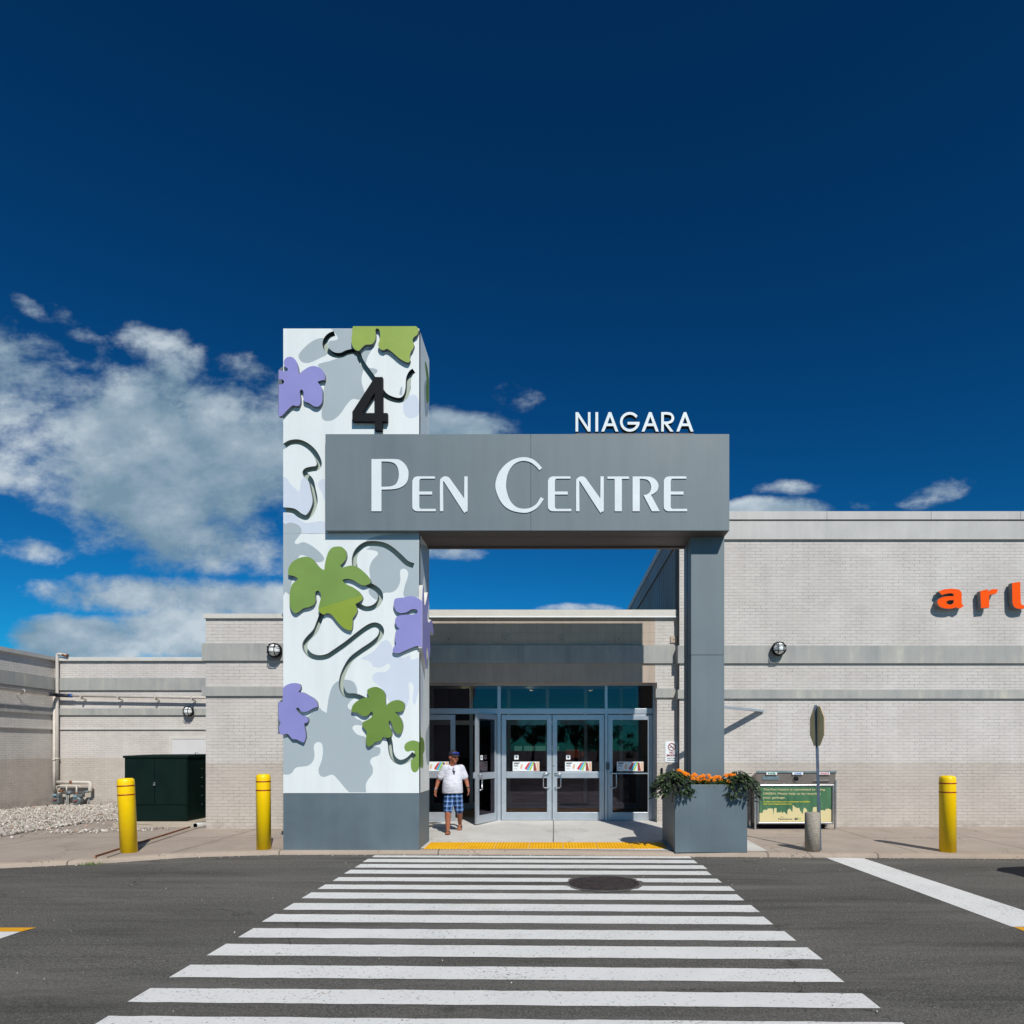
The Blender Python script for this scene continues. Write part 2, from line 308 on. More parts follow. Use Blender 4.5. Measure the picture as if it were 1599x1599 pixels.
    t = NT('manhole_iron', .6, .5, .4); k = t.ramp(t.noise(12, 5, .7), [(.35, rgb(62, 54, 54)), (.6, rgb(80, 72, 70)), (.75, rgb(128, 84, 56))]); t.col(k); t.bump(t.noise(60, 3), .6, .01); M['iron'] = t.m
    M['patch'] = var('worn_asphalt_ring', rgb(98, 94, 90), .9, 0, .25, 30)
    # glass
    m = bpy.data.materials.new('window_glass'); m.use_nodes = True; nt = m.node_tree; nt.nodes.clear()
    o = nt.nodes.new('ShaderNodeOutputMaterial'); mx = nt.nodes.new('ShaderNodeMixShader'); tr = nt.nodes.new('ShaderNodeBsdfTransparent'); gl = nt.nodes.new('ShaderNodeBsdfGlossy'); fr = nt.nodes.new('ShaderNodeFresnel')
    tr.inputs[0].default_value = (.68, .69, .68, 1); gl.inputs['Roughness'].default_value = .01; gl.inputs[0].default_value = (.84, .71, .85, 1); fr.inputs[0].default_value = 1.55
    ml = nt.nodes.new('ShaderNodeMath'); ml.operation = 'MULTIPLY'; ml.inputs[1].default_value = 1.15; ml.use_clamp = True
    nt.links.new(fr.outputs[0], ml.inputs[0]); nt.links.new(ml.outputs[0], mx.inputs[0]); nt.links.new(tr.outputs[0], mx.inputs[1]); nt.links.new(gl.outputs[0], mx.inputs[2]); nt.links.new(mx.outputs[0], o.inputs[0]); M['glass'] = m
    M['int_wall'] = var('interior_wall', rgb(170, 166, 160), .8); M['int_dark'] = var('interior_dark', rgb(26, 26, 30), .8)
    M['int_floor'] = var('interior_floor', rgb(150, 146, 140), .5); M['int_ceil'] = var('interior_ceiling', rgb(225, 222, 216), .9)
    t = NT('downlight'); t.b.inputs['Emission Color'].default_value = (1, .86, .45, 1); t.b.inputs['Emission Strength'].default_value = 12; t.col((.8, .7, .4, 1)); M['downlight'] = t.m
    for nme, c in (('p_red', (206, 62, 66)), ('p_blue', (60, 170, 205)), ('p_green', (150, 195, 60)), ('p_maroon', (142, 58, 50)), ('p_tan', (216, 180, 150)), ('orange_shop', (150, 70, 24)), ('s_green', (40, 140, 100)), ('s_blue', (60, 110, 180)), ('s_red', (190, 40, 60)), ('cream', (212, 198, 148)), ('poster_yellow', (226, 212, 30)), ('door_paint', (206, 204, 204)), ('shopsign', (190, 225, 215))):
        M[nme] = var(nme, rgb(*c), .5, 0, .02, fine=0)
    t = NT('poster_green', .35); k = t.ramp(t.noise(5, 5, .6, (2, 1, .4)), [(.3, rgb(48, 92, 66)), (.7, rgb(84, 124, 88))]); t.col(k); M['poster_green'] = t.m
    t = NT('vine_leaf', .45, 0, .5); oi = t.n('ShaderNodeAttribute'); oi.attribute_name = 'tone'; t.col(t.ramp(oi.outputs['Fac'], [(0, rgb(34, 30, 34)), (.4, rgb(44, 58, 38)), (.75, rgb(66, 88, 46)), (1, rgb(110, 118, 62))])); M['vine'] = t.m
    t = NT('marigold_leaf', .5, 0, .4); oi = t.n('ShaderNodeAttribute'); oi.attribute_name = 'tone'; t.col(t.ramp(oi.outputs['Fac'], [(0, rgb(32, 52, 22)), (1, rgb(80, 110, 44))])); M['mleaf'] = t.m
    t = NT('marigold_petal', .6, 0, .3); oi = t.n('ShaderNodeAttribute'); oi.attribute_name = 'tone'; t.col(t.ramp(oi.outputs['Fac'], [(0, rgb(240, 92, 0)), (1, rgb(255, 172, 20))])); M['petal'] = t.m
    M['soil'] = var('planter_soil', rgb(54, 44, 36), .95, 0, .3, 30)
    t = NT('tree_leaf', .6, 0, .3); oi = t.n('ShaderNodeAttribute'); oi.attribute_name = 'tone'; t.col(t.ramp(oi.outputs['Fac'], [(0, rgb(40, 62, 28)), (1, rgb(92, 120, 52))])); M['tleaf'] = t.m
    M['bark'] = var('bark', rgb(96, 84, 70), .9, 0, .25, 12)
    M['skin'] = var('skin', rgb(158, 96, 70), .55, 0, .05, 14, .4)
    M['cap'] = var('dark_cap', rgb(50, 46, 52), .7); M['capblue'] = var('blue_visor_trim', rgb(28, 60, 200), .4)
    t = NT('white_polo', .75, 0, .2); t.col(t.ramp(t.noise(9, 4), [(.3, rgb(192, 194, 205)), (.7, rgb(214, 214, 223))])); t.bump(t.noise(13, 3, .5, (1, 1, 2.6)), .55, .025); M['polo'] = t.m
    t = NT('plaid_shorts', .8, 0, .2); o = t.sep()
    def stripe(a, per, w, ph=0):
        f = t.math('FRACT', t.math('ADD', t.math('DIVIDE', a, per), ph)); return t.math('LESS_THAN', f, w)
    k = rgb(48, 104, 170); f1 = stripe(o[0], .088, .42); f2 = stripe(o[2], .088, .42, .3)
    k = t.mix(t.math('MULTIPLY', f1, .72), k, rgb(16, 26, 50)); k = t.mix(t.math('MULTIPLY', f2, .72), k, rgb(16, 26, 50))
    k = t.mix(t.math('MULTIPLY', stripe(o[0], .088, .08, .38), .6), k, rgb(196, 206, 220)); k = t.mix(t.math('MULTIPLY', stripe(o[2], .088, .08, .7), .6), k, rgb(196, 206, 220))
    t.col(k); t.bump(t.noise(12, 3), .5, .02); M['plaid'] = t.m
    M['sandal'] = var('brown_sandal', rgb(96, 70, 48), .7); M['hair'] = var('grey_hair', rgb(120, 112, 106), .8)
    M['watch'] = var('watch_metal', rgb(150, 150, 156), .3, .7)
    M['carpaint'] = var('silver_car_paint', rgb(150, 154, 160), .25, .5, .02); M['rubber'] = var('rubber', rgb(28, 28, 28), .8); M['carglass'] = var('car_glass', rgb(20, 26, 30), .05)
    t = NT('weed', .6); t.col(t.ramp(t.noise(30, 2), [(.3, rgb(60, 84, 30)), (.7, rgb(110, 136, 60))])); M['weed'] = t.m
mats()
# ------------------------------------------------------------------ building helpers
ORG = {}
def tag(o, label=None, cat=None, group=None, kind=None):
    if label: o['label'] = label
    if cat: o['category'] = cat
    if group: o['group'] = group
    if kind: o['kind'] = kind
    return o
def thing(name, label, cat, loc=(0, 0, 0), group=None):
    o = bpy.data.objects.new(name, None); COL.objects.link(o); o.location = loc; o.empty_display_size = .2
    ORG[o.name] = Vector(loc); return tag(o, label, cat, group)
def catmull(pts, n=5, closed=True):
    """points (x, y) or (x, y, 's') = sharp corner"""
    P = [(Vector(p[:2]), len(p) > 2) for p in pts]; out = []; L_ = len(P)
    rng = range(L_) if closed else range(L_ - 1)
    for i in rng:
        p1, s1 = P[i]; p2, s2 = P[(i + 1) % L_]
        if s1 and s2: out.append(tuple(p1)); continue
        p0 = p1 if s1 or (not closed and i == 0) else P[i - 1][0]
        p3 = p2 if s2 or (not closed and i == L_ - 2) else P[(i + 2) % L_][0]
        for k in range(n):
            t = k / n
            out.append(tuple(.5 * ((2 * p1) + (p2 - p0) * t + (2 * p0 - 5 * p1 + 4 * p2 - p3) * t * t + (3 * p1 - p0 - 3 * p2 + p3) * t ** 3)))
    if not closed: out.append(tuple(P[-1][0]))
    return out
def strip(path, w, n=5, smooth=True):
    """closed outline of a stroke of width w along a path"""
    c = catmull(path, n, False) if smooth else [tuple(p[:2]) for p in path]; l, r = [], []
    for i, p in enumerate(c):
        a = Vector(c[max(0, i - 1)]); b = Vector(c[min(len(c) - 1, i + 1)]); d = (b - a)
        if d.length < 1e-9: continue
        d.normalize(); nrm = Vector((-d.y, d.x)) * w / 2; l.append(tuple(Vector(p) + nrm)); r.append(tuple(Vector(p) - nrm))
    return l + r[::-1]
def inside(p, poly):
    x, y = p; c = False; j = len(poly) - 1
    for i in range(len(poly)):
        xi, yi = poly[i]; xj, yj = poly[j]
        if (yi > y) != (yj > y) and x < (xj - xi) * (y - yi) / (yj - yi) + xi: c = not c
        j = i
    return c
def bbox(poly):
    return min(p[0] for p in poly), min(p[1] for p in poly), max(p[0] for p in poly), max(p[1] for p in poly)
def region(keep, cuts=(), colours=()):
    """triangulate: keep loops are even-odd, cuts removed, colours = [(poly, index)] later wins"""
    vs, es = [], []
    for loop in list(keep) + list(cuts) + [c[0] for c in colours]:
        b = len(vs); vs += [Vector(p) for p in loop]; es += [(b + i, b + (i + 1) % len(loop)) for i in range(len(loop))]
    r = delaunay_2d_cdt(vs, es, [], 0, 1e-5); V, F = r[0], r[2]; out = []
    cb = [(c, bbox(c)) for c in cuts]; kb = [(c[0], c[1], bbox(c[0])) for c in colours]
    for f in F:
        c = sum((V[i] for i in f), Vector((0, 0))) / len(f)
        if sum(inside(c, k) for k in keep) % 2 == 0: continue
        if any(b[0] <= c.x <= b[2] and b[1] <= c.y <= b[3] and inside(c, k) for k, b in cb): continue
        mi = 0
        for k, ix, b in kb:
            if b[0] <= c.x <= b[2] and b[1] <= c.y <= b[3] and inside(c, k): mi = ix
        f = list(f); 
        a = sum(V[f[i]].x * V[f[(i + 1) % len(f)]].y - V[f[(i + 1) % len(f)]].x * V[f[i]].y for i in range(len(f)))
        if abs(a) < 1e-10: continue
        if a < 0: f.reverse()
        out.append((f, mi))
    return V, out
class MB:
    def __init__(s): s.v = []; s.f = []; s.mi = []; s.sm = []; s.tone = None
    def face(s, idx, m=0, sm=False): s.f.append(list(idx)); s.mi.append(m); s.sm.append(sm)
    def box(s, x0, x1, y0, y1, z0, z1, m=0, rot=None, piv=None):
        if x0 > x1: x0, x1 = x1, x0
        if y0 > y1: y0, y1 = y1, y0
        if z0 > z1: z0, z1 = z1, z0
        b = len(s.v); c = [(x0, y0, z0), (x1, y0, z0), (x1, y1, z0), (x0, y1, z0), (x0, y0, z1), (x1, y0, z1), (x1, y1, z1), (x0, y1, z1)]
        if rot is not None:
            pv = Vector(piv or (0, 0, 0)); c = [tuple(rot @ (Vector(q) - pv) + pv) for q in c]
        s.v += c
        for q in ((0, 3, 2, 1), (4, 5, 6, 7), (0, 1, 5, 4), (1, 2, 6, 5), (2, 3, 7, 6), (3, 0, 4, 7)): s.face([b + i for i in q], m)
        return s
    def quad(s, a, b, c, d, m=0):
        n = len(s.v); s.v += [tuple(a), tuple(b), tuple(c), tuple(d)]; s.face((n, n + 1, n + 2, n + 3), m); return s
    def tube(s, pts, r, n=10, m=0, caps=True, sm=True):
        pts = [Vector(p) for p in pts]; rs = r if isinstance(r, (list, tuple)) else [r] * len(pts); b0 = len(s.v); prev = None
        for i, p in enumerate(pts):
            d = (pts[min(i + 1, len(pts) - 1)] - pts[max(i - 1, 0)])
            if d.length < 1e-9: d = Vector((0, 0, 1))
            d.normalize()
            if prev is None:
                up = Vector((0, 0, 1)) if abs(d.z) < .9 else Vector((1, 0, 0)); x = d.cross(up).normalized()
            else: x = (prev - d * prev.dot(d)).normalized()
            prev = x; y = d.cross(x)
            for k in range(n):
                a = 2 * math.pi * k / n; s.v.append(tuple(p + (x * math.cos(a) + y * math.sin(a)) * rs[i]))
        for i in range(len(pts) - 1):
            for k in range(n):
                a, b = b0 + i * n + k, b0 + i * n + (k + 1) % n; s.face((a, b, b + n, a + n), m, sm)
        if caps:
            s.face([b0 + k for k in range(n)][::-1], m); s.face([b0 + (len(pts) - 1) * n + k for k in range(n)], m)
        return s
    def lathe(s, c, prof, n=24, m=0, axis='Z', sm=True, ms=None):
        """prof: (radius, height) pairs"""
        c = Vector(c); b0 = len(s.v)
        for r, h in prof:
            for k in range(n):
                a = 2 * math.pi * k / n; q = (r * math.cos(a), r * math.sin(a), h)
                if axis == 'Y': q = (q[0], -q[2], q[1])          # height towards the camera side (-Y)
                if axis == 'X': q = (q[2], q[0], q[1])
                s.v.append(tuple(c + Vector(q)))
        for i in range(len(prof) - 1):
            for k in range(n):
                a, b = b0 + i * n + k, b0 + i * n + (k + 1) % n; s.face((a, b, b + n, a + n), ms[i] if ms else m, sm)
        if prof[0][0] > 1e-6: s.face([b0 + k for k in range(n)][::-1], ms[0] if ms else m)
        if prof[-1][0] > 1e-6: s.face([b0 + (len(prof) - 1) * n + k for k in range(n)], ms[-1] if ms else m)
        return s
    def plate(s, keep, place, depth, cuts=(), colours=(), side=0, back=True, sidefn=None):
        """flat cut-out sheet; place(u, v, d) -> xyz, d = 0 front .. depth back"""
        V, F = region(keep, cuts, colours); b = len(s.v); n = len(V)
        s.v += [tuple(place(p.x, p.y, 0)) for p in V] + [tuple(place(p.x, p.y, depth)) for p in V]
        cnt = {}
        for f, mi in F:
            s.face([b + i for i in f], mi)
            if back: s.face([b + n + i for i in f[::-1]], side)
            for i in range(len(f)):
                e = (f[i], f[(i + 1) % len(f)])
                if (e[1], e[0]) in cnt: del cnt[(e[1], e[0])]
                else: cnt[e] = 1
        for (i, j) in cnt: s.face((b + i, b + n + i, b + n + j, b + j), sidefn((V[i] + V[j]) / 2) if sidefn else side)
        return s
    def ell(s, c, r, nu=16, nv=10, m=0, rot=None):
        c = Vector(c); b = len(s.v)
        for i in range(nv + 1):
            t = math.pi * i / nv
            for k in range(nu):
                p = 2 * math.pi * k / nu; q = Vector((r[0] * math.sin(t) * math.cos(p), r[1] * math.sin(t) * math.sin(p), r[2] * math.cos(t)))
                if rot is not None: q = rot @ q
                s.v.append(tuple(c + q))
        for i in range(nv):
            for k in range(nu):
                a, d = b + i * nu + k, b + i * nu + (k + 1) % nu; s.face((a, a + nu, d + nu, d), m, True)
        return s
    def cone(s, a, b, ra, rb, n=14, m=0):
        """round-ended tapered capsule"""
        a, b = Vector(a), Vector(b); d = (b - a); L_ = d.length; q = d.to_track_quat('Z', 'Y') if L_ > 1e-6 else Quaternion()
        b0 = len(s.v); prof = [(ra * math.sin(t), -ra * math.cos(t)) for t in (0.02, .5, 1.0, 1.5)] + [(rb * math.cos(t), L_ + rb * math.sin(t)) for t in (.07, .55, 1.05, 1.55)]
        for r, h in prof:
            for k in range(n):
                t = 2 * math.pi * k / n; s.v.append(tuple(a + q @ Vector((r * math.cos(t), r * math.sin(t), h))))
        for i in range(len(prof) - 1):
            for k in range(n):
                x, y = b0 + i * n + k, b0 + i * n + (k + 1) % n; s.face((x, y, y + n, x + n), m, True)
        s.face([b0 + k for k in range(n)][::-1], m, True); s.face([b0 + (len(prof) - 1) * n + k for k in range(n)], m, True)
        return s
    def build(s, name, mat, parent=None, bevel=0, origin=None, remesh=0, weld=False):
        org = ORG[parent.name] if parent else Vector(origin or (0, 0, 0))
        me = bpy.data.meshes.new(name); me.from_pydata([tuple(Vector(p) - org) for p in s.v], [], s.f)
        for m_ in (mat if isinstance(mat, (list, tuple)) else [mat]): me.materials.append(M[m_] if isinstance(m_, str) else m_)
        me.polygons.foreach_set('material_index', s.mi); me.polygons.foreach_set('use_smooth', s.sm)
        if s.tone:
            at = me.attributes.new('tone', 'FLOAT', 'FACE'); at.data.foreach_set('value', s.tone)
        me.update()
        o = bpy.data.objects.new(name, me); COL.objects.link(o)
        if parent: o.parent = parent
        else: o.location = org
        ORG[o.name] = org
        if bevel:
            b = o.modifiers.new('bevel', 'BEVEL'); b.width = bevel; b.segments = 2; b.limit_method = 'ANGLE'; b.angle_limit = R(40)
        if remesh:
            r = o.modifiers.new('remesh', 'REMESH'); r.mode = 'VOXEL'; r.voxel_size = remesh; r.use_smooth_shade = True
            c = o.modifiers.new('smooth', 'SMOOTH'); c.factor = .5; c.iterations = 5
        return o
def struct(mb, name, mat, **k): return tag(mb.build(name, mat, **k), kind='structure')
def copy_tree(o, parent=None, name=None):
    c = o.copy(); COL.objects.link(c); c.parent = parent; ORG[c.name] = ORG[o.name]
    for ch in [x for x in bpy.data.objects if x.parent == o]: copy_tree(ch, c)
    return c
def px(x, Y): return (x - VX) * Y / FPX
def pz(y, Y): return H + (VY - y) * Y / FPX
def pxz(pts, Y, org=(0, 0), s=1.0):
    """photo (or zoomed photo) outline -> (X, Z) on the plane at distance Y"""
    return [(px(org[0] + p[0] / s, Y), pz(org[1] + p[1] / s, Y)) + tuple(p[2:]) for p in pts]
def wallpl(Y): return lambda u, v, d: (u, Y + d, v)
def text(s_, x, y, z, size, mat, parent, name='lettering', xs=1.0, align='LEFT', ext=.001, bold=0):
    cu = bpy.data.curves.new('t', 'FONT'); cu.body = s_; cu.size = size; cu.extrude = ext; cu.align_x = align; cu.offset = bold; cu.resolution_u = 3
    t = bpy.data.objects.new('t', cu); COL.objects.link(t); bpy.context.view_layer.update()
    me = bpy.data.meshes.new_from_object(t); bpy.data.objects.remove(t)
    mb = MB(); mb.v = [(x + v.co.x * xs, y - v.co.z, z + v.co.y) for v in me.vertices]
    for p in me.polygons: mb.face(list(p.vertices))
    bpy.data.meshes.remove(me)
    return mb.build(name, mat, parent)
# ================================================================== ground
KERB = [(-60, 8.2), (-14, 8.7), (-9.2, 9.35), (-8.1, 9.73), (-6.98, 10.10), (-5.85, 10.72), (-4.5, 10.97), (-2.2, 11.0), (0, 10.93), (1.9, 10.79), (3.2, 10.73), (4.4, 10.68), (7.5, 10.56), (12, 10.45), (60, 10.2)]
def yk(x):
    for (a, b), (c, d) in zip(KERB, KERB[1:]):
        if a <= x <= c: return b + (d - b) * (x - a) / (c - a)
    return 10.5
def zp(x, y):
    t = max(0, min(1, (x + 2.6) / .4)) * max(0, min(1, (3.9 - x) / .4))
    q = max(0, min(1, (-9 - x) / 2))
    return .07 + (.0035 + .0190 * t) * max(0, min(y, 14.8) - 11) * (1 - q) - q * .0125 * max(0, min(y, 21.1) - 11)
g = MB(); g.quad((-500, -500, 0), (500, -500, 0), (500, 11.6, 0), (-500, 11.6, 0)); struct(g, 'road', 'asphalt')
g = MB(); g.quad((-500, 32, -.004), (500, 32, -.004), (500, 700, -.004), (-500, 700, -.004)); g.quad((-500, 11.61, -.003), (-59, 11.61, -.003), (-59, 31.9, -.003), (-500, 31.9, -.003)); g.quad((59, 11.61, -.003), (500, 11.61, -.003), (500, 31.9, -.003), (59, 31.9, -.003)); struct(g, 'ground', 'walk')
xs = sorted(set([-60, -40, -25, -14, -9.2] + [-14 + i * .35 for i in range(63)] + [9, 12, 20, 40, 60]))
g = MB(); k = MB()
ys = [0, .5, 1, 1.5, 2, 2.5, 3, 3.5, 3.9, 6, 10.5, 22]
rnd = random.Random(3)
for x in xs:
    Y0 = yk(x)
    j = rnd.uniform(-.008, .008)
    for (dy, z) in ((0 + j, -.02), (.012 + j, .045), (.035 + j, .064), (.16, .071)): k.v.append((x, Y0 + dy, z))
    for q in ys:
        Y = Y0 + .165 + q; g.v.append((x, Y, zp(x, Y)))
n, w = len(ys), 4
for i in range(len(xs) - 1):
    for j in range(n - 1): g.face((i * n + j, (i + 1) * n + j, (i + 1) * n + j + 1, i * n + j + 1))
    for j in range(w - 1): k.face((i * w + j, (i + 1) * w + j, (i + 1) * w + j + 1, i * w + j + 1), 0, True)
struct(g, 'pavement', 'walk'); struct(k, 'kerb', 'kerb')
# lighter concrete apron in front of the doors (a sheet 4 mm above)
a = MB(); ax = [-3.28 + i * .3 for i in range(24)]; ay = [11.16, 11.8, 12.4, 13, 13.6, 14.2, 14.8, 15.4]
for x in ax:
    for Y in ay:
        X = min(x, 3.5); X = min(X, 3.58 + (Y - 10.8) * .05); Yq_ = yk(X) + .168 if Y == ay[0] else Y; a.v.append((X, Yq_, zp(X, Yq_) + .005))
m_ = len(ay)
for i in range(len(ax) - 1):
    for j in range(m_ - 1): a.face((i * m_ + j, (i + 1) * m_ + j, (i + 1) * m_ + j + 1, i * m_ + j + 1))
struct(a, 'entrance_apron', 'apron')
tp = thing('tactile_paving', 'yellow ribbed tactile strip across the entrance edge above the crosswalk', 'tactile paving', (-.15, 11.4, zp(0, 11.4)))
for i in range(7):
    x0 = -2.17 + i * .583; b = MB(); Y0, Y1 = 11.13, 11.76
    b.v = [(x0, Y0, zp(0, Y0) + .011), (x0 + .575, Y0, zp(0, Y0) + .011), (x0 + .575, Y1, zp(0, Y1) + .011), (x0, Y1, zp(0, Y1) + .011)]
    b.v += [(p[0], p[1], p[2] - .009) for p in b.v]; b.face((0, 1, 2, 3)); b.face((0, 4, 5, 1)); b.face((1, 5, 6, 2)); b.face((2, 6, 7, 3)); b.face((3, 7, 4, 0))
    b.build('tile', 'tactile', tp)
# crosswalk stripes
SH = .021
for Ya, Yb in [(10.90, 10.71), (10.55, 10.25), (10.08, 9.78), (9.60, 9.31), (9.05, 8.79), (8.56, 8.29), (8.09, 7.77), (7.54, 7.22), (7.03, 6.72), (6.48, 6.16), (5.96, 5.63), (5.385, 5.09), (4.86, 4.59), (4.355, 4.05), (3.85, 3.55), (3.35, 3.05), (2.85, 2.55)]:
    s = MB(); N_ = 36; rr = random.Random(int(Ya * 100)); top = []; bot = []
    x1, x2 = -2.93 + rr.uniform(-.02, .02), 2.20 + rr.uniform(-.03, .03)
    for i in range(N_ + 1):
        x = x1 + (x2 - x1) * i / N_; sk = -SH * (x + 2.93)
        top.append((x, Ya + sk + rr.uniform(-.006, .006), .004)); bot.append((x, Yb + sk + rr.uniform(-.006, .006), .004))
    s.v = bot + top
    for i in range(N_): s.face((i, i + 1, N_ + 2 + i, N_ + 1 + i))
    struct(s, 'crosswalk_stripe', 'paint')
s = MB(); s.quad((4.49, 6.53, .004), (5.10, 6.52, .004), (4.93, 10.63, .004), (4.35, 10.68, .004)); struct(s, 'stop_line', 'paint')
s = MB(); s.quad((4.50, 6.38, .004), (16, 6.30, .004), (16, 6.44, .004), (4.50, 6.52, .004)); struct(s, 'yellow_centre_line', 'ypaint')
s = MB(); s.quad((-16, 6.36, .004), (-5.09, 6.36, .004), (-5.05, 6.50, .004), (-16, 6.50, .004)); struct(s, 'yellow_centre_line', 'ypaint')
s = MB(); s.quad((-5.70, 2.2, .004), (-5.09, 2.2, .004), (-5.09, 6.355, .004), (-5.70, 6.355, .004)); struct(s, 'stop_line', 'paint')
# manhole
mh = thing('manhole', 'round rusty manhole cover interrupting two crosswalk stripes', 'manhole', (.65, 8.63, 0))
b = MB(); rr = random.Random(5); ring = [(.65 + (.50 + rr.uniform(-.03, .035)) * math.cos(t * math.pi / 24), 8.63 + (.52 + rr.uniform(-.03, .03)) * math.sin(t * math.pi / 24), .008) for t in range(48)]
b.v = ring; b.face(range(48)); b.build('asphalt_collar', 'patch', mh)
b = MB(); b.lathe((.65, 8.63, 0), [(.455, .009), (.455, .016), (.41, .018), (.405, .010)], 48, 0, sm=False); b.build('frame', 'iron', mh)
b = MB(); b.lathe((.65, 8.63, 0), [(.398, .010), (.398, .016), (.30, .017), (.29, .021), (.27, .021), (.26, .017), (.10, .018), (0, .018)], 48, 0, sm=False)
for i in range(22):
    t = i * 2 * math.pi / 22; r_ = .35; b.box(.65 + r_ * math.cos(t) - .02, .65 + r_ * math.cos(t) + .02, 8.63 + r_ * math.sin(t) - .012, 8.63 + r_ * math.sin(t) + .012, .016, .022)
b.build('cover', 'iron', mh)
# gravel bed with pebbles
GB = [(-16.2, 21.2), (-7.35, 21.2), (-7.4, 15.5), (-9.6, 15.5), (-9.6, 14.9), (-11.35, 17.4), (-11.0, 15.2), (-10.55, 12.7), (-10.9, 10.8), (-15.2, 10.6)]
GB = [(-16.2, 21.2), (-7.35, 21.2), (-7.4, 15.8), (-9.5, 15.8), (-9.7, 15.4), (-10.9, 16.2), (-10.6, 12.7), (-11.0, 10.9), (-15.2, 10.6)]
b = MB(); b.v = [(x, y, zp(x, y) + .006) for x, y in GB]; b.face(range(len(GB))[::-1])
struct(b, 'gravel_bed', 'gravelbed')
def ico():
    bm = bmesh.new(); bmesh.ops.create_icosphere(bm, subdivisions=1, radius=1); v = [x.co.copy() for x in bm.verts]; f = [[q.index for q in p.verts] for p in bm.faces]; bm.free(); return v, f
IV, IF = ico()
rr = random.Random(11); b = MB(); b.tone = []; cnt = 0
def pebble(x, y, r, z):
    q = Quaternion(Vector((rr.uniform(-1, 1), rr.uniform(-1, 1), rr.uniform(-1, 1))).normalized(), rr.uniform(0, 6)); sx = (1, rr.uniform(.6, .95), rr.uniform(.4, .8)); n0 = len(b.v); tn = rr.random()
    for v in IV:
        p = q @ Vector((v.x * sx[0], v.y * sx[1], v.z * sx[2])) * (r * rr.uniform(.82, 1.1)); b.v.append((x + p.x, y + p.y, z + p.z))
    for f in IF: b.face([n0 + i for i in f], 0, False); b.tone.append(tn)
while cnt < 16000:
    x, y = rr.uniform(-16, -7.4), rr.uniform(10.6, 21.1)
    if x < -15.8 + .0625 * (21.1 - y) + .02 or not inside((x, y), GB): continue
    if x / y < -.86: continue
    edge = .02 + .035 * rr.random(); hump = .03 * rr.uniform(0, 1)
    pebble(x, y, rr.uniform(.017, .040), zp(x, y) + .02 + hump); cnt += 1
for i in range(170):                                    # strays on the pavement
    t = rr.random(); x = -9.9 + 1.6 * t + rr.gauss(0, .25); y = 13.3 + .5 * t + rr.gauss(0, .16)
    if x < -7.5: pebble(x, y, rr.uniform(.02, .04), zp(x, y) + .02)
for i in range(60):
    y = rr.uniform(12.4, 16); pebble(-10.5 + rr.gauss(0, .25), y, rr.uniform(.02, .04), zp(-10, y) + .015)
tag(b.build('gravel', 'pebble'), 'pale rounded gravel spread along the foot of the left walls', 'gravel', kind='stuff')
b = MB(); b.tone = []
for i in range(420):
    x = rr.uniform(-8, 7.5); dy = rr.choice((rr.gauss(-.05, .03), rr.gauss(-.05, .03), rr.uniform(.2, 2.6))); y = yk(x) + dy
    if -4.6 < x < -2.1 and dy > 0 or 1.8 < x < 3.3 and dy > 0: continue
    pebble(x, y, rr.uniform(.004, .013), (zp(x, y) + .004) if dy > 0 else .004)
for i in range(260):
    x = rr.uniform(-7, 7.5); y = rr.uniform(3.5, 10.5); pebble(x, y, rr.uniform(.003, .009), .007)
tag(b.build('grit', 'pebble'), 'loose grit scattered along the kerb and on the road', 'grit', kind='stuff')
# rusty drain edge in the pavement
p0, p1 = Vector((-7.02, 10.2, 0)), Vector((-7.62, 13.95, 0)); b = MB(); d = (p1 - p0).normalized(); nn = Vector((d.y, -d.x, 0))
def bar(b, p0, p1, o0, o1, z0, z1, m=0):
    c = []
    for p in (p0, p1):
        for o in (o0, o1):
            q = p + nn * o; c.append(q)
    z = [zp(q.x, q.y) for q in c]; base = len(b.v)
    b.v += [(c[0].x, c[0].y, z[0] + z0), (c[1].x, c[1].y, z[1] + z0), (c[3].x, c[3].y, z[3] + z0), (c[2].x, c[2].y, z[2] + z0), (c[0].x, c[0].y, z[0] + z1), (c[1].x, c[1].y, z[1] + z1), (c[3].x, c[3].y, z[3] + z1), (c[2].x, c[2].y, z[2] + z1)]
    for q in ((0, 3, 2, 1), (4, 5, 6, 7), (0, 1, 5, 4), (1, 2, 6, 5), (2, 3, 7, 6), (3, 0, 4, 7)): b.face([base + i for i in q], m)
bar(b, p0, p1, -.012, .008, -.01, .045); bar(b, p0, p1, .02, .16, -.01, .02, 1)
tag(b.build('drain_edge', ['pipe_rust', 'walk']), 'rusty steel edge running diagonally across the left pavement to the cabinet pad', 'drain edge')
b = MB(); b.lathe((-7.52, 14.0, zp(-7.5, 14) + .055), [(.055, -.02), (.055, .4), (.045, .4), (.045, -.02)], 16, 0, axis='Z')
for i, v in enumerate(b.v):
    q = Vector(v) - Vector((-7.52, 14.0, zp(-7.5, 14) + .055)); b.v[i] = (-7.52 + q.x * 1 + q.z * .55, 14.0 + q.z * .7, zp(-7.5, 14) + .055 + q.y)
tag(b.build('drain_pipe', 'coping'), 'short grey drain pipe lying between cabinet pad and brick corner', 'drain pipe')
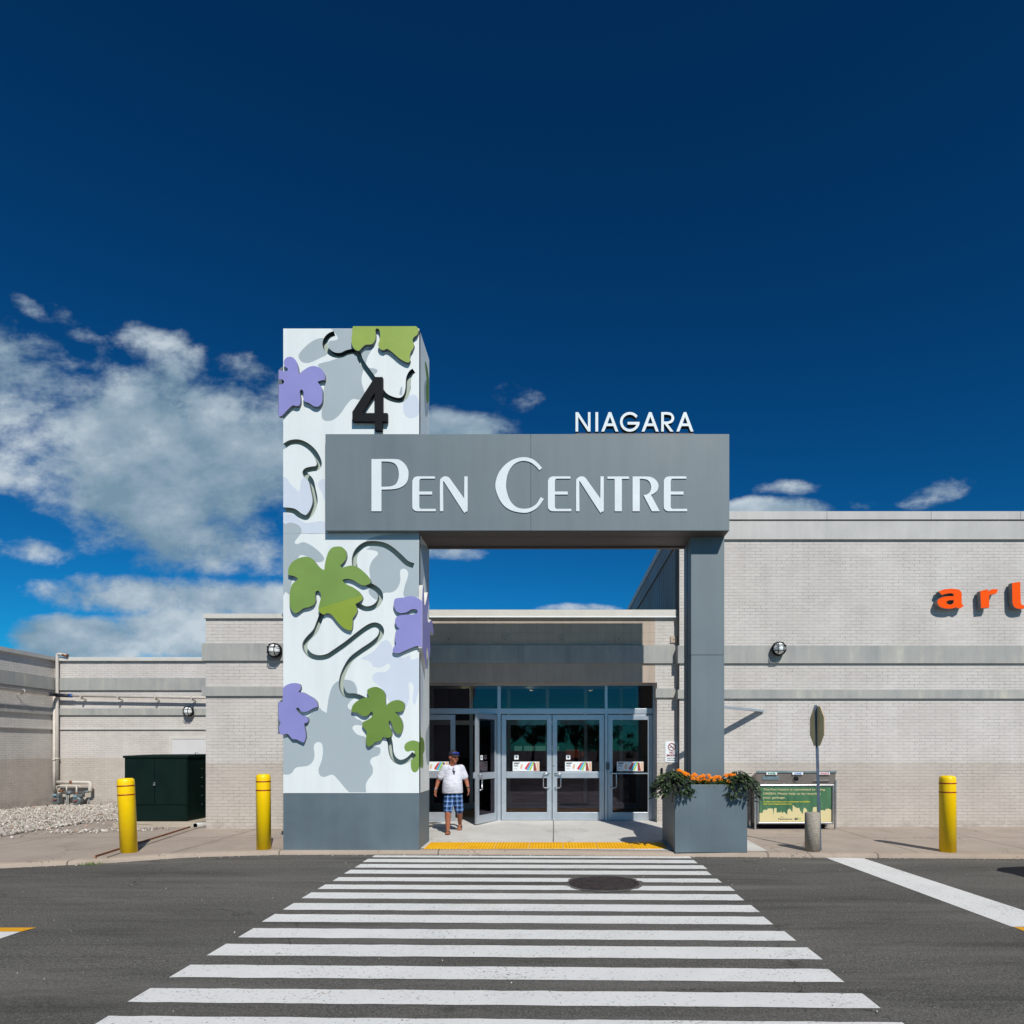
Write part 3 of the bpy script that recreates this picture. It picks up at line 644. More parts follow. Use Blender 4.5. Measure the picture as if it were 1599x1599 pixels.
# weeds at the kerb
b = MB()
for i in range(60):
    x, y = -7.0 + rr.gauss(0, .08), 10.05 + rr.gauss(0, .04); h_ = rr.uniform(.02, .06); dx, dy = rr.uniform(-.03, .03), rr.uniform(-.03, .03); n0 = len(b.v)
    b.v += [(x - .006, y, .0), (x + .006, y, .0), (x + dx, y + dy, h_)]; b.face((n0, n0 + 1, n0 + 2))
for i in range(140):
    x, y = -12.6 + rr.gauss(0, 1.0), 14.2 + rr.gauss(0, 1.5); z = zp(x, y) + .05; h_ = rr.uniform(.03, .08); dx, dy = rr.uniform(-.05, .05), rr.uniform(-.03, .03); n0 = len(b.v)
    b.v += [(x - .008, y, z), (x + .008, y, z), (x + dx, y + dy, z + h_)]; b.face((n0, n0 + 1, n0 + 2))
tag(b.build('weeds', 'weed'), 'small green weeds at the kerb corner and among the gravel', 'weeds', kind='stuff')

# ================================================================== right store building
YR = 14.2
rb = thing('store_building', 'tall pale painted brick store block filling the right side', 'building', (12, 14.2, 0))
XR0, XR1 = 2.676, 24.0; zt = pz(800, YR)
b = MB(); b.box(XR0, XR1, YR, 40, 0, zt - .05, 0)
b.mi = [0, 2, 0, 0, 0, 1]; b.build('wall', ['brick', 'dark_clad', 'roof'], rb)
def band(parent, y0, y1, Y, x0, x1, name='cornice', proud=.04, mat='cornice', wrap=True, yb=None, bevel=0):
    m = MB(); m.box(x0 - (.04 if wrap else 0), x1, Y - proud, (yb or Y + .5), pz(y1, Y), pz(y0, Y)); return m.build(name, mat, parent, bevel=bevel)
band(rb, 815, 843, YR, XR0, XR1, proud=.05, mat='coping', wrap=False); band(rb, 1008.5, 1036, YR, XR0, XR1, proud=.05); band(rb, 1077, 1091, YR, XR0, XR1, proud=.05)
cop = MB()
for x0, x1 in ((XR0 - .05, px(1289, YR)), (px(1289, YR) + .008, px(1451, YR)), (px(1451, YR) + .008, 9.9), (9.908, 13), (13.008, XR1)): cop.box(x0, x1, YR - .065, YR + .35, pz(812.5, YR), zt)
cop.box(XR0 - .05, XR0 + .3, YR + .358, 40, pz(812.5, YR), zt)
cop.build('coping', 'coping', rb)
c = MB(); c.box(XR0 - .035, XR0, YR + .45, 40, pz(843, YR), pz(815, YR)); c.build('cornice', 'dark_clad', rb)
r_ = MB()
y = YR + .55
while y < 38: r_.box(XR0 - .006, XR0, y, y + .02, 4.3, pz(843.5, YR)); y += .30
r_.build('cladding_rib', 'dark_clad', rb)
c = MB(); c.box(XR0 - .012, XR0, YR + .01, YR + .42, 4.6, pz(816, YR)); c.build('corner_trim', 'shadowgap', rb)

# ================================================================== low mall wing with the entrance
YM, YP = 14.4, 13.87
mw = thing('mall_building', 'low painted brick mall wing with the glass entrance behind the tower', 'building', (-3, 14.4, 0))
ztm = pz(953, YM); zf = pz(1066, YM); XJ = px(1026, YM); XT = px(1023, YM)
b = MB(); b.box(XJ, XR0 - .002, YM, YM + .9, 0, zf); b.box(XT, XR0 - .002, YM, YM + .6, zf, ztm - .08); b.build('wall', 'brick', mw)
b = MB(); b.box(-3.4, XT, YM, YM + .6, zf, pz(1022, YM)); b.build('fascia', 'fascia_tall', mw)
b = MB(); b.box(-3.4, XT, YM, YM + .6, pz(1022, YM), ztm - .08); b.build('fascia', 'fascia_tile', mw)
b = MB(); b.box(-3.4, XR0 - .004, YM - .045, YM + .1, pz(1036, YM), pz(1008, YM)); b.build('cornice', 'cornice', mw)
b = MB(); b.box(XJ - .035, XR0 - .004, YM - .045, YM + .2, pz(1089.5, YM), pz(1075.5, YM)); b.build('cornice', 'cornice', mw)
b = MB(); b.box(-3.4, px(1057, YM), YM - .07, YM + .35, pz(963.8, YM), ztm); b.box(-3.4, px(1057, YM), YM - .075, YM - .07, pz(965, YM), pz(963.0, YM), 1); b.build('coping', ['flash', 'white'], mw)
b = MB(); b.box(-3.4, XT, YM + .004, YM + .012, pz(974.5, YM), pz(973.5, YM)); 
for x in (701, 789, 877, 966, 1052):
    q = MB(); q.box(px(x - 5.2, YM), px(x + 5.2, YM), YM - .03, YM, pz(1003.8, YM), pz(993.8, YM)); q.box(px(x - .6, YM), px(x + .6, YM), YM - .036, YM - .03, pz(999.6, YM), pz(998, YM), 1); q.build('anchor_plate', ['fascia_tall', 'ink'], mw)
b = MB(); b.box(-3.4, XR0 - .01, YM + .61, 40, ztm - .3, ztm - .12); b.build('roof', 'roof', mw)
# left pillar block
XP = -7.25; ztp = pz(959, YP)
b = MB(); b.box(XP, -3.4, YP, 21.5, 0, ztp - .05); b.build('wall', 'brick', mw)
b = MB(); b.box(XP - .03, -3.38, YP - .05, YP + .3, pz(966, YP), ztp); b.box(XP - .03, XP + .2, YP + .3, 21, pz(966, YP), ztp); b.build('coping', 'flash', mw)
b = MB(); b.box(XP - .06, -3.38, YP - .05, YP + .3, pz(1032, YP), pz(1005, YP)); b.box(XP - .06, XP + .1, YP + .3, 21, pz(1032, YP), pz(1005, YP)); b.build('cornice', 'cornice', mw)
b = MB(); b.box(XP - .06, -3.38, YP - .05, YP + .3, pz(1087, YP), pz(1072.8, YP)); b.box(XP - .06, XP + .1, YP + .3, 21, pz(1087, YP), pz(1072.8, YP)); b.build('cornice', 'cornice', mw)
# rear wing
YF = 21.1; ZF = lambda y: pz(y, YF); ztf = ZF(1026.5)
b = MB(); b.box(-15.8, XP, YF, YF + 12, 0, ztf - .04); b.build('wall', 'brick', mw)
for y0, y1, pr, mt, nm in ((1026.5, 1032.3, .09, 'flash', 'coping'), (1059, 1078, .06, 'cornice', 'cornice'), (1106.3, 1116.8, .06, 'cornice', 'cornice'), (1138, 1139.5, .05, 'coping', 'ledge')):
    b = MB(); b.box(-15.85, XP - .06, YF - pr, YF + .1, ZF(y1), ZF(y0)); b.build(nm, mt, mw)
rot = Matrix.Rotation(R(2.0), 3, 'Z'); pv = (-15.8, 21.1, 0)
b = MB(); b.box(-24, -15.8, 6, 21.1, 0, ztf - .04, 0, rot, pv); b.build('wall', 'brick_left', mw)
for y0, y1, pr, mt, nm in ((1026.5, 1032.3, .09, 'coping', 'coping'), (1059, 1078, .06, 'cornice', 'cornice'), (1106.3, 1116.8, .06, 'cornice', 'cornice'), (1138, 1139.5, .05, 'coping', 'ledge')):
    b = MB(); b.box(-16.2, -15.8 + pr, 6, 21.0, ZF(y1) + .001, ZF(y0) + .001, 0, rot, pv); b.build(nm, mt, mw)
# service door
sd = MB(); dx0, dx1 = px(264, YF), px(324, YF) + .35; dz = ZF(1149)
sd.box(dx0, dx0 + .1, YF - .02, YF + .05, 0, dz); sd.box(dx0 + .1, dx1, YF - .02, YF + .05, dz - .1, dz); dr = sd.build('door', 'flash', mw)
q = MB(); q.box(dx0 + .1, dx1, YF + .0 - .006, YF + .06, 0, dz - .1); q.build('door_leaf', 'door_paint', dr)

# ------------------------------------------------------------------ glass entrance
YD = 14.75
XD = lambda x: px(x, YD); ZD = lambda y: pz(y, YD); zfl = ZD(1282.0)
ge = thing('glass_entrance', 'aluminium framed glass storefront with double doors under the tiled fascia', 'entrance', (0, YD, zfl))
XL = -3.30
b = MB(); Ya, Yb = YD - .02, YD + .09
b.box(XL, XD(1024), Ya, Yb, ZD(1068.5) - .03, zf + .05)                # head
b.box(XL, XD(1019), Ya, Yb, ZD(1114.8), ZD(1106.3))                    # transom bar
b.box(XD(1019.5), XD(1024), Ya, Yb, zfl - .02, ZD(1068.5) - .03)       # right jamb
for x0, x1 in ((776.8, 782), (944.2, 948.6)): b.box(XD(x0), XD(x1), Ya - .006, Yb + .004, zfl - .02, ZD(1068.5) - .03)
b.box(XL, XL + .08, Ya, Yb, zfl, ZD(1068.5) - .03)
b.box(XL, XD(776.8), Ya, Yb, zfl - .03, zfl + .012); b.box(XD(782), XD(944.2), Ya, Yb, zfl - .03, zfl + .012); b.box(XD(948.6), XD(1019.5), Ya, Yb, zfl - .03, zfl + .012)
b.build('frame', 'alu', ge, bevel=.004)
for x0, x1 in ((None, 776.8), (782, 944.2), (948.6, 1019.5)):
    b = MB(); b.box(XL + .08 if x0 is None else XD(x0), XD(x1), YD + .02, YD + .028, ZD(1106.3), ZD(1068.5) - .03); b.build('transom_pane', 'glass', ge)
def leaf(x0, x1, mid=True, hs=0, poster=None, notice=None, small=False, name='door'):
    """door leaf between world x0..x1 in the plane YD; returns it"""
    zb, zt_ = zfl + .018, ZD(1116); s1 = .105; rails = [(zb, zb + .175), (zt_ - .115, zt_)]
    if mid: rails.append((ZD(1215), ZD(1205)))
    m = MB(); m.box(x0, x0 + s1, YD, YD + .05, zb, zt_); m.box(x1 - s1, x1, YD, YD + .05, zb, zt_)
    for a_, c_ in rails: m.box(x0 + s1, x1 - s1, YD + .001, YD + .049, a_, c_)
    d = m.build(name, 'alu', ge, bevel=.005)
    zs = sorted([zb + .175, zt_ - .115] + ([ZD(1215), ZD(1205)] if mid else []))
    for i in range(0, len(zs), 2):
        q = MB(); q.box(x0 + s1, x1 - s1, YD + .022, YD + .028, zs[i], zs[i + 1]); q.build('pane', 'glass', d)
    if not mid:
        q = MB(); q.box(x0 + s1, x1 - s1, YD - .005, YD + .02, ZD(1208.5), ZD(1206.8)); q.build('push_bar', 'alu', d)
    if hs:
        hx = x1 - .055 if hs > 0 else x0 + .055; ix = hx - .13 * (1 if hs > 0 else -1)
        q = MB(); q.tube([(hx, YD, ZD(1207.5)), (hx - .02 * hs, YD - .05, ZD(1207.5)), (ix + .03 * hs, YD - .06, ZD(1207.3)), (ix, YD - .06, ZD(1209.5)), (ix, YD - .06, ZD(1228)), (ix + .03 * hs, YD - .06, ZD(1230)), (hx - .02 * hs, YD - .05, ZD(1230)), (hx, YD, ZD(1230))], .0135, 10)
        q.build('handle', 'steel', d)
    if poster:
        a_ = poster; wd = .59; hgt = .21; z0 = ZD(1204.2); Yp = YD + .018
        q = MB(); q.box(a_, a_ + wd, Yp - .002, Yp, z0, z0 + hgt); n_ = len(q.v)
        fan = [((.26, .05), (.30, .02), (.40, .19), (.34, .17), 1), ((.30, .02), (.35, .01), (.44, .195), (.40, .19), 2), ((.36, .01), (.40, .005), (.47, .19), (.445, .195), 3), ((.46, .0), (.53, .0), (.50, .18), (.46, .19), 4), ((.53, .0), (.585, .0), (.585, .19), (.52, .19), 5), ((.16, .06), (.20, .03), (.23, .14), (.19, .15), 5)]
        for A, B, C_, D, mi in fan: q.quad(*[(a_ + p[0], Yp - .004, z0 + .008 + p[1]) for p in (A, B, C_, D)], mi)
        for k_, (w_, h0, hh) in enumerate(((.13, .175, .014), (.11, .158, .012), (.10, .13, .006), (.09, .118, .006), (.10, .10, .006), (.08, .05, .006))): q.quad((a_ + .025, Yp - .004, z0 + h0), (a_ + .025 + w_, Yp - .004, z0 + h0), (a_ + .025 + w_, Yp - .004, z0 + h0 + hh), (a_ + .025, Yp - .004, z0 + h0 + hh), 6)
        q.build('poster', ['white', 'p_red', 'p_blue', 'p_green', 'p_maroon', 'p_tan', 'ink'], d)
    if notice:
        q = MB(); x_, y_ = notice; q.box(x_, x_ + .095, YD + .016, YD + .018, y_, y_ + .10); q.box(x_ + .03, x_ + .065, YD + .0145, YD + .0155, y_ + .03, y_ + .07, 1); q.build('notice', ['white', 'ink'], d)
    return d
leaf(XD(783), XD(861.6), True, 1, XD(800.6), (XD(803), ZD(1186)))
leaf(XD(862.6), XD(943.4), True, -1, XD(882.4), (XD(884), ZD(1186)))
leaf(XD(949.2), XD(1019), False, -1, XD(963.4), None)
leaf(XD(640), XD(710.8), True, 0, XD(659), None)
# open leaf: built closed, then turned about its hinge
hx, hy = XD(776.4), YD + .01
before = set(bpy.data.objects)
d = leaf(XD(776.4) - .90, XD(776.4), True, 0, None, (XD(776.4) - .72, ZD(1186)))
for x_ in (0,):
    q = MB(); ix = hx - .78; q.tube([(hx - .84, YD, ZD(1207.5)), (hx - .84, YD - .05, ZD(1207.5)), (ix, YD - .06, ZD(1208)), (ix, YD - .06, ZD(1229.5)), (hx - .84, YD - .05, ZD(1230)), (hx - .84, YD, ZD(1230))], .0135, 10); q.build('handle', 'steel', d)
    q = MB(); q.box(hx - .90 + .105, hx - .11, YD + .06, YD + .10, ZD(1213), ZD(1209)); q.box(hx - .93, hx - .80, YD + .05, YD + .075, ZD(1213), ZD(1204)); q.build('push_bar', 'alu', d)
d.location = Vector((hx, hy, zfl)) - ORG[ge.name]
dv = d.location.copy(); ang = R(66)
d.matrix_parent_inverse = Matrix.Identity(4)
Rm = Matrix.Rotation(ang, 4, 'Z')
for o in [d] + [x for x in bpy.data.objects if x.parent == d]:
    me = o.data
    if o is d: me.transform(Matrix.Translation(-dv))
    else: me.transform(Matrix.Translation(-dv))
d.rotation_euler = (0, 0, ang)
q = MB(); q.box(XD(946), XD(951.5), YD - .045, YD - .022, ZD(1202), ZD(1190.5)); q.box(XD(948.4), XD(949.6), YD - .05, YD - .045, ZD(1197), ZD(1195), 1); q.build('door_control', ['alu_dark', 'ink'], ge)
q = MB(); q.lathe((XD(864.7), YD, ZD(1196)), [(.012, 0), (.012, .012), (.004, .013)], 14, 0, 'Y'); q.build('lock_cylinder', 'ink', ge)
# vestibule
vi = thing('vestibule', 'dim entrance vestibule with inner glass doors seen through the glass', 'vestibule', (0, 16.4, zfl))
b = MB(); Z0, Z1 = zfl - .01, 3.45
b.quad((XL, YD + .1, Z0), (2.3, YD + .1, Z0), (2.3, 17.8, Z0), (XL, 17.8, Z0)); b.build('floor', 'int_floor', vi)
b = MB(); b.box(XL - .1, 2.35, YM + .61, 17.8, Z1, Z1 + .1); b.build('ceiling', 'int_ceil', vi)
b = MB(); b.box(XL - .1, XL, YD + .1, 17.8, Z0, Z1); b.build('side_wall', 'int_wall', vi); b = MB(); b.box(2.3, 2.4, YM + .91, 17.8, Z0, Z1); b.build('side_wall', 'int_wall', vi)
b = MB(); 
for x in (XL + .0, -2.25, -1.25, -.22, .8, 1.75, 2.2): b.box(x, x + .09, 17.75, 17.85, Z0, Z1)
for z0, z1 in ((2.38, 2.5), (Z0, Z0 + .16), (Z1 - .1, Z1)): b.box(XL, 2.3, 17.76, 17.84, z0, z1)
b.build('inner_door_frame', 'alu', vi)
b = MB(); b.box(XL, 2.3, 17.79, 17.8, Z0, Z1); b.build('inner_pane', 'glass', vi)
for x, y in ((XD(694), 16.2), (XD(819), 16.2), (XD(940), 16.2), (XD(694), 17.3), (XD(819), 17.3)):
    b = MB(); b.lathe((x, y, Z1 - .012), [(.055, 0), (.06, .011)], 20, 0); b.build('downlight', 'downlight', vi)
b = MB(); b.box(-2.6, -1.6, 16.0, 16.1, Z1 - .012, Z1 - .002); b.build('air_grille', 'int_dark', vi); b = MB(); b.box(-.6, .4, 16.0, 16.1, Z1 - .012, Z1 - .002); b.build('air_grille', 'int_dark', vi)
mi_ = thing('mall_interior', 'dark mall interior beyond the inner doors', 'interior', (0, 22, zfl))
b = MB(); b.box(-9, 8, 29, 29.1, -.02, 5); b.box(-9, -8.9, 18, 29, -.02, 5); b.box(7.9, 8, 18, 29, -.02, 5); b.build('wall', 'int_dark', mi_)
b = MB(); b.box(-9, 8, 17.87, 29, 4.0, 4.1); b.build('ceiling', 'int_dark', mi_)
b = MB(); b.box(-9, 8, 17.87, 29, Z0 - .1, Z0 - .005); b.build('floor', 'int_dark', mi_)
t_ = NT('lit_shop_sign'); t_.b.inputs['Emission Color'].default_value = rgb(150, 205, 190); t_.b.inputs['Emission Strength'].default_value = .55; M['litsign'] = t_.m
t_ = NT('lit_orange'); t_.b.inputs['Emission Color'].default_value = rgb(190, 80, 20); t_.b.inputs['Emission Strength'].default_value = .30; M['litorange'] = t_.m
YS = 25.0
b = MB()
for x0, x1 in ((803, 815), (818, 834), (836, 852), (854, 866), (869, 873)): b.box(px(x0, YS), px(x1, YS), YS, YS + .05, pz(1172.5, YS), pz(1165, YS))
tag(b.build('shop_sign', 'litsign'), 'pale lit shop sign strip glowing deep inside the mall', 'shop sign')
b = MB()
for x0, x1, y0, y1 in ((884, 904, 1170, 1183), (907, 913, 1173, 1181), (883, 888, 1183, 1190)): b.box(px(x0, YS), px(x1, YS), YS - .3, YS - .25, pz(y1, YS), pz(y0, YS))
tag(b.build('shop_display', 'litorange'), 'orange lit shop panel deep inside the mall behind the right door', 'shop display')

# ================================================================== wall fittings
def wall_lamp(x, y, Y, r, label):
    X, Z = px(x, Y), pz(y, Y); t = thing('wall_lamp', label, 'wall lamp', (X, Y, Z), 'caged bulkhead lamps on the brick walls')
    b = MB(); b.lathe((X, Y, Z), [(r * .8, 0), (r * .9, .05), (r, .06), (r, .10), (r * .84, .11)], 28, 0, 'Y'); b.build('base', 'black', t)
    b = MB(); b.lathe((X, Y, Z), [(r * .83, .10), (r * .80, .14), (r * .66, .19), (r * .42, .225), (r * .18, .24), (0.001, .243)], 28, 0, 'Y'); b.build('glass_dome', 'lampglass', t)
    b = MB(); k = 12
    for off in (-.38, .38):
        for ax in (0, 1):
            pts = []
            for i in range(k + 1):
                a = math.pi * i / k; s_ = math.cos(a) * r * .93; lim = math.sqrt(max(0, 1 - off * off)); u = s_ * lim; hgt = .11 + .150 * math.sin(a) ** .7
                q = (X + u, Y - hgt, Z + off * r) if ax == 0 else (X + off * r, Y - hgt, Z + u); pts.append(q)
            b.tube(pts, .009, 6)
    b.lathe((X, Y, Z), [(r * .96, .095), (r * 1.0, .115), (r * .88, .12)], 28, 0, 'Y'); b.build('cage', 'black', t)
wall_lamp(1214, 1014, YR - .05, .150, 'round caged wall lamp on the right store wall below the store letters')
wall_lamp(431.5, 1016.5, YP - .05, .150, 'round caged wall lamp half hidden by the left edge of the tower')
wall_lamp(296.5, 1111, YF - .06, .165, 'small caged wall lamp on the recessed rear wall above the green cabinet')
ns = thing('no_smoking_sign', 'white NO SMOKING sign on the brick pier right of the doors', 'sign', (px(1049, YM), YM, pz(1174, YM)))
Yn = YM - .012; S = lambda y: pz(y, Yn); X_ = lambda x: px(x, Yn)
b = MB(); b.box(X_(1038.8), X_(1058.4), Yn, YM, S(1190.4), S(1158)); b.build('board', 'white', ns, bevel=.002)
cx, cz = X_(1049), S(1166.3); rr_ = .084
circ = lambda r, n=40: [(cx + r * math.cos(2 * math.pi * i / n), cz + r * math.sin(2 * math.pi * i / n)) for i in range(n)]
b = MB(); b.plate([circ(rr_), circ(rr_ * .80)], wallpl(Yn - .003), .002); sl_ = Vector((1, -1)).normalized(); nn_ = Vector((1, 1)).normalized() * .0085
P_ = [Vector((cx, cz)) + sl_ * s_ * rr_ * .86 + nn_ * q for s_, q in ((-1, -1), (1, -1), (1, 1), (-1, 1))]
b.plate([[tuple(p) for p in P_]], wallpl(Yn - .0045), .002); b.build('prohibition_symbol', 'red', ns)
b = MB(); b.box(cx - .055, cx + .03, Yn - .002, Yn, cz - .014, cz - .002); b.box(cx + .034, cx + .05, Yn - .002, Yn, cz - .014, cz - .002, 1)
for i, (a_, c_) in enumerate(((.04, .012), (.052, .03), (.038, .045), (.02, .05))): b.box(cx + a_ - .01, cx + a_ + .008, Yn - .002, Yn, cz + c_ - .006, cz + c_ + .004, 1)
b.build('cigarette', ['ink', 'meter'], ns)
text('NO', cx, Yn - .003, S(1176.6), .062, 'red', ns, align='CENTER', bold=.002); text('SMOKING', cx, Yn - .003, S(1181), .062, 'red', ns, align='CENTER', xs=.80, bold=.002)
text('within 9 metres', cx, Yn - .003, S(1184.6), .034, 'ink', ns, align='CENTER', xs=.92, bold=.0006); text('of mall entrance', cx, Yn - .003, S(1187.7), .034, 'ink', ns, align='CENTER', xs=.90, bold=.0006)
b = MB(); b.box(px(1031.6, YM), px(1034.8, YM), YM - .04, YM, pz(1210.5, YM), pz(1199, YM)); tag(b.build('intercom', 'black', bevel=.008), 'narrow black intercom box on the brick pier below the no smoking sign', 'intercom')
# flat metal bar between the column and the store wall
b = MB(); A = Vector((4.44, YR, 2.53)); Bq = Vector((3.0, 13.1, 2.58)); dd = (Bq - A).normalized(); w_ = Vector((-dd.y, dd.x, 0)) * .05
b.v = [tuple(A + w_), tuple(A - w_), tuple(Bq - w_), tuple(Bq + w_)]; b.v += [(p[0], p[1], p[2] + .045) for p in b.v]
for q in ((0, 1, 2, 3), (7, 6, 5, 4), (0, 4, 5, 1), (1, 5, 6, 2), (2, 6, 7, 3), (3, 7, 4, 0)): b.face(q)
b.box(2.94, 3.06, 13.04, 13.16, zp(3, 13), 2.625)
tag(b.build('metal_bracket', 'alu'), 'thin silver bar projecting from the store wall behind the grey column', 'bracket')
# store letters
def glyph(parent, outer, holes, Y, depth, mats_, name='letter', n=5, org=(0, 0), s=1.0, rim=0, back=True):
    o = catmull(pxz(outer, Y, org, s), n); hs = [catmull(pxz(h, Y, org, s), n) for h in holes]
    m = MB()
    if rim:          # dark rim showing round a slightly smaller white face
        m.plate([o] + hs, wallpl(Y), depth, side=1)
        return m.build(name, mats_, parent)
    m.plate([o] + hs, wallpl(Y), depth, side=1, back=back); return m.build(name, mats_, parent)
ss = thing('store_sign', 'orange raised lowercase letters on the right brick wall', 'store sign', (px(1530, YR), YR, pz(935, YR)))
YA = YR - .16; o1 = (1440, 880); s1 = 10.06
glyph(ss, [(258, 438, 1), (320, 412), (400, 398), (480, 396), (560, 405), (605, 432), (622, 480), (622, 600), (635, 645), (662, 662, 1), (595, 707, 1), (527, 687, 1), (470, 705), (400, 707), (320, 695), (260, 660), (240, 605), (250, 570), (290, 540), (350, 520), (430, 512), (495, 512, 1), (493, 485), (470, 468), (430, 467), (370, 475), (312, 495, 1)], [[(495, 573, 1), (440, 575), (400, 585), (380, 608), (395, 632), (430, 645), (470, 638), (495, 610, 1)]], YA, .12, ['orange', 'orange_rim'], org=o1, s=s1)
glyph(ss, [(912, 432, 1), (1020, 402, 1), (1045, 438, 1), (1080, 412), (1120, 403), (1195, 403, 1), (1165, 470, 1), (1110, 480), (1065, 492, 1), (1054, 520), (1055, 690, 1), (925, 700, 1)], [], YA, .12, ['orange', 'orange_rim'], org=o1, s=s1)
glyph(ss, [(1412, 305, 1), (1540, 285, 1), (1550, 600, 1), (1562, 640), (1590, 655), (1640, 655, 1), (1660, 692, 1), (1600, 705), (1520, 710), (1460, 690), (1430, 650), (1418, 600, 1)], [], YA, .12, ['orange', 'orange_rim'], org=o1, s=s1)

# pipes, meters
gp = thing('gas_pipe', 'pale pipe running along the rear and left walls with a black sleeve', 'pipe', (-15.5, 20.8, 0))
Yq = YF - .22; q1 = lambda x, y: (px(x, Yq), Yq, pz(y, Yq))
b = MB(); b.tube([q1(112, 1086.3), q1(320, 1089.5), q1(330, 1089.8)], .042, 12); b.build('pipe_run', 'pipe', gp)
lw = lambda s_, z, off: (Vector(pv) + rot @ Vector((off, -s_, 0)) + Vector((0, 0, z)))
cz_ = pz(1085, Yq); b = MB(); b.tube([lw(.45, cz_, .2), lw(12, cz_ + .02, .2)], .05, 12); b.build('pipe_run', 'pipe', gp)
b = MB(); b.tube([q1(109, 1086.2), q1(90, 1085.6), lw(.25, cz_, .2), lw(.6, cz_, .2)], .058, 12); b.build('sleeve', 'sleeve', gp)
b = MB(); b.tube([q1(109, 1086.2), q1(113, 1086.3)], .058, 12); b.build('tape', 'bluetape', gp)
for x in (127, 185, 243, 300):
    m = MB(); X0, _, Z0_ = q1(x, 1087.5 + (x - 112) * .012); m.box(X0 - .015, X0 + .015, Yq - .01, YF, Z0_ - .085, Z0_ - .05); m.box(X0 - .015, X0 + .015, Yq - .055, Yq + .055, Z0_ - .06, Z0_ + .052); m.build('pipe_clamp', 'pipe', gp)
for s_ in (1.6, 3.0, 4.6):
    m = MB(); p = lw(s_, cz_, .2); m.tube([p + Vector((0, 0, -.06)), lw(s_, cz_ - .12, .0)], .014, 6); m.tube([p + Vector((0, -.02, 0)), p + Vector((0, .02, 0))], .062, 12); m.build('pipe_clamp', 'pipe', gp)
Yv = YF - .14; q2 = lambda x, y: (px(x, Yv), Yv, pz(y, Yv))
dp = thing('downpipe', 'pale vertical vent pipe in the corner with a rust stained bent top', 'pipe', q2(89.5, 1258))
b = MB(); b.tube([q2(104, 1023), q2(92, 1021.2), q2(89.6, 1021.6), q2(89.2, 1024), q2(89.2, 1120), q2(89.4, 1222)], .045, 12); b.build('pipe_run', 'pipe', dp)
b = MB(); b.tube([q2(98, 1022.2), q2(106, 1024)], .047, 12); b.build('rusty_end', 'pipe_rust', dp)
b = MB(); b.tube([q2(84.8, 1087), q2(84.8, 1200), q2(84.8, 1236)], .042, 12); b.build('pipe_run', 'pipe', dp)
for y in (1184.5, 1186):
    m = MB(); x_, _, z_ = q2(84.8 if y > 1185 else 89.4, y); m.tube([(x_, Yv, z_ - .02), (x_, Yv, z_ + .02)], .06, 12); m.build('collar', 'pipe', dp)
Yg = YF - .25; q3 = lambda x, y: (px(x, Yg), Yg, pz(y, Yg))
gm = thing('gas_manifold', 'cream gas manifold pipe with elbow above the two meters', 'pipe', q3(112, 1258))
b = MB(); b.tube([q3(89.5, 1221.4), q3(118, 1221.6), q3(139.5, 1221.8), q3(141, 1223), q3(141, 1234), q3(139.5, 1235.5)], .052, 12); b.build('header_pipe', 'pipe', gm)
b = MB(); b.tube([q3(139, 1236), q3(132, 1236.3), q3(130.5, 1238), q3(130.3, 1244)], .038, 10); b.build('elbow', 'meter', gm)
b = MB(); b.tube([q3(88.5, 1233), q3(88.5, 1228), q3(92, 1227), q3(124, 1227), q3(126, 1230)], .022, 8); b.tube([q3(104, 1227), q3(104, 1238)], .02, 8); b.tube([q3(119.5, 1227), q3(119.5, 1242)], .024, 8); b.build('small_pipe', 'pipe', gm)
for a_, c_, r_ in ((q3(119.6, 1237), q3(119.6, 1242), .03), (q3(92, 1235), q3(98, 1235.5), .035), (q3(109.6, 1221.5), q3(114, 1221.6), .054)):
    b = MB(); b.tube([a_, c_], r_, 10); b.build('rusty_fitting', 'pipe_rust', gm)
b = MB(); b.tube([q3(104, 1236), q3(104, 1255), q3(106, 1256)], .028, 8); b.ell(q3(108, 1238), (.09, .08, .07)); b.build('regulator', 'meter', gm); b = MB(); b.tube([q3(138.7, 1247), q3(138.7, 1258)], .018, 8); b.build('stand_pipe', 'meter', gm)
def meter(x, y, label, round_):
    X0, _, Z0_ = q3(x, y); t = thing('gas_meter', label, 'gas meter', (X0, Yg, Z0_), 'grey gas meters by the corner')
    b = MB()
    if round_: b.lathe((X0, Yg + .08, Z0_ - .01), [(.11, 0), (.14, .04), (.14, .18), (.10, .21)], 24, 0, 'Y'); b.box(X0 - .12, X0 + .16, Yg - .10, Yg + .06, Z0_ + .10, Z0_ + .20)
    else: b.box(X0 - .11, X0 + .10, Yg - .12, Yg + .06, Z0_ - .14, Z0_ + .05); b.box(X0 - .10, X0 + .10, Yg - .11, Yg + .06, Z0_ + .055, Z0_ + .17)
    b.build('body', 'meter', t, bevel=.02)
    b = MB(); b.box(X0 - .08, X0 + .03, Yg - .15, Yg - .10, Z0_ + .10, Z0_ + .16); b.build('dial', 'meter_dial', t, bevel=.01)
    b = MB(); b.box(X0 - .05, X0 + .05, Yg - .17, Yg - .12, Z0_ - .03, Z0_ - .005); b.build('plate_label', 'p_maroon', t)
meter(91.0, 1247.5, 'square grey gas meter beside the corner downpipe', False); meter(123, 1249.5, 'round faced grey gas meter under the manifold elbow', True)
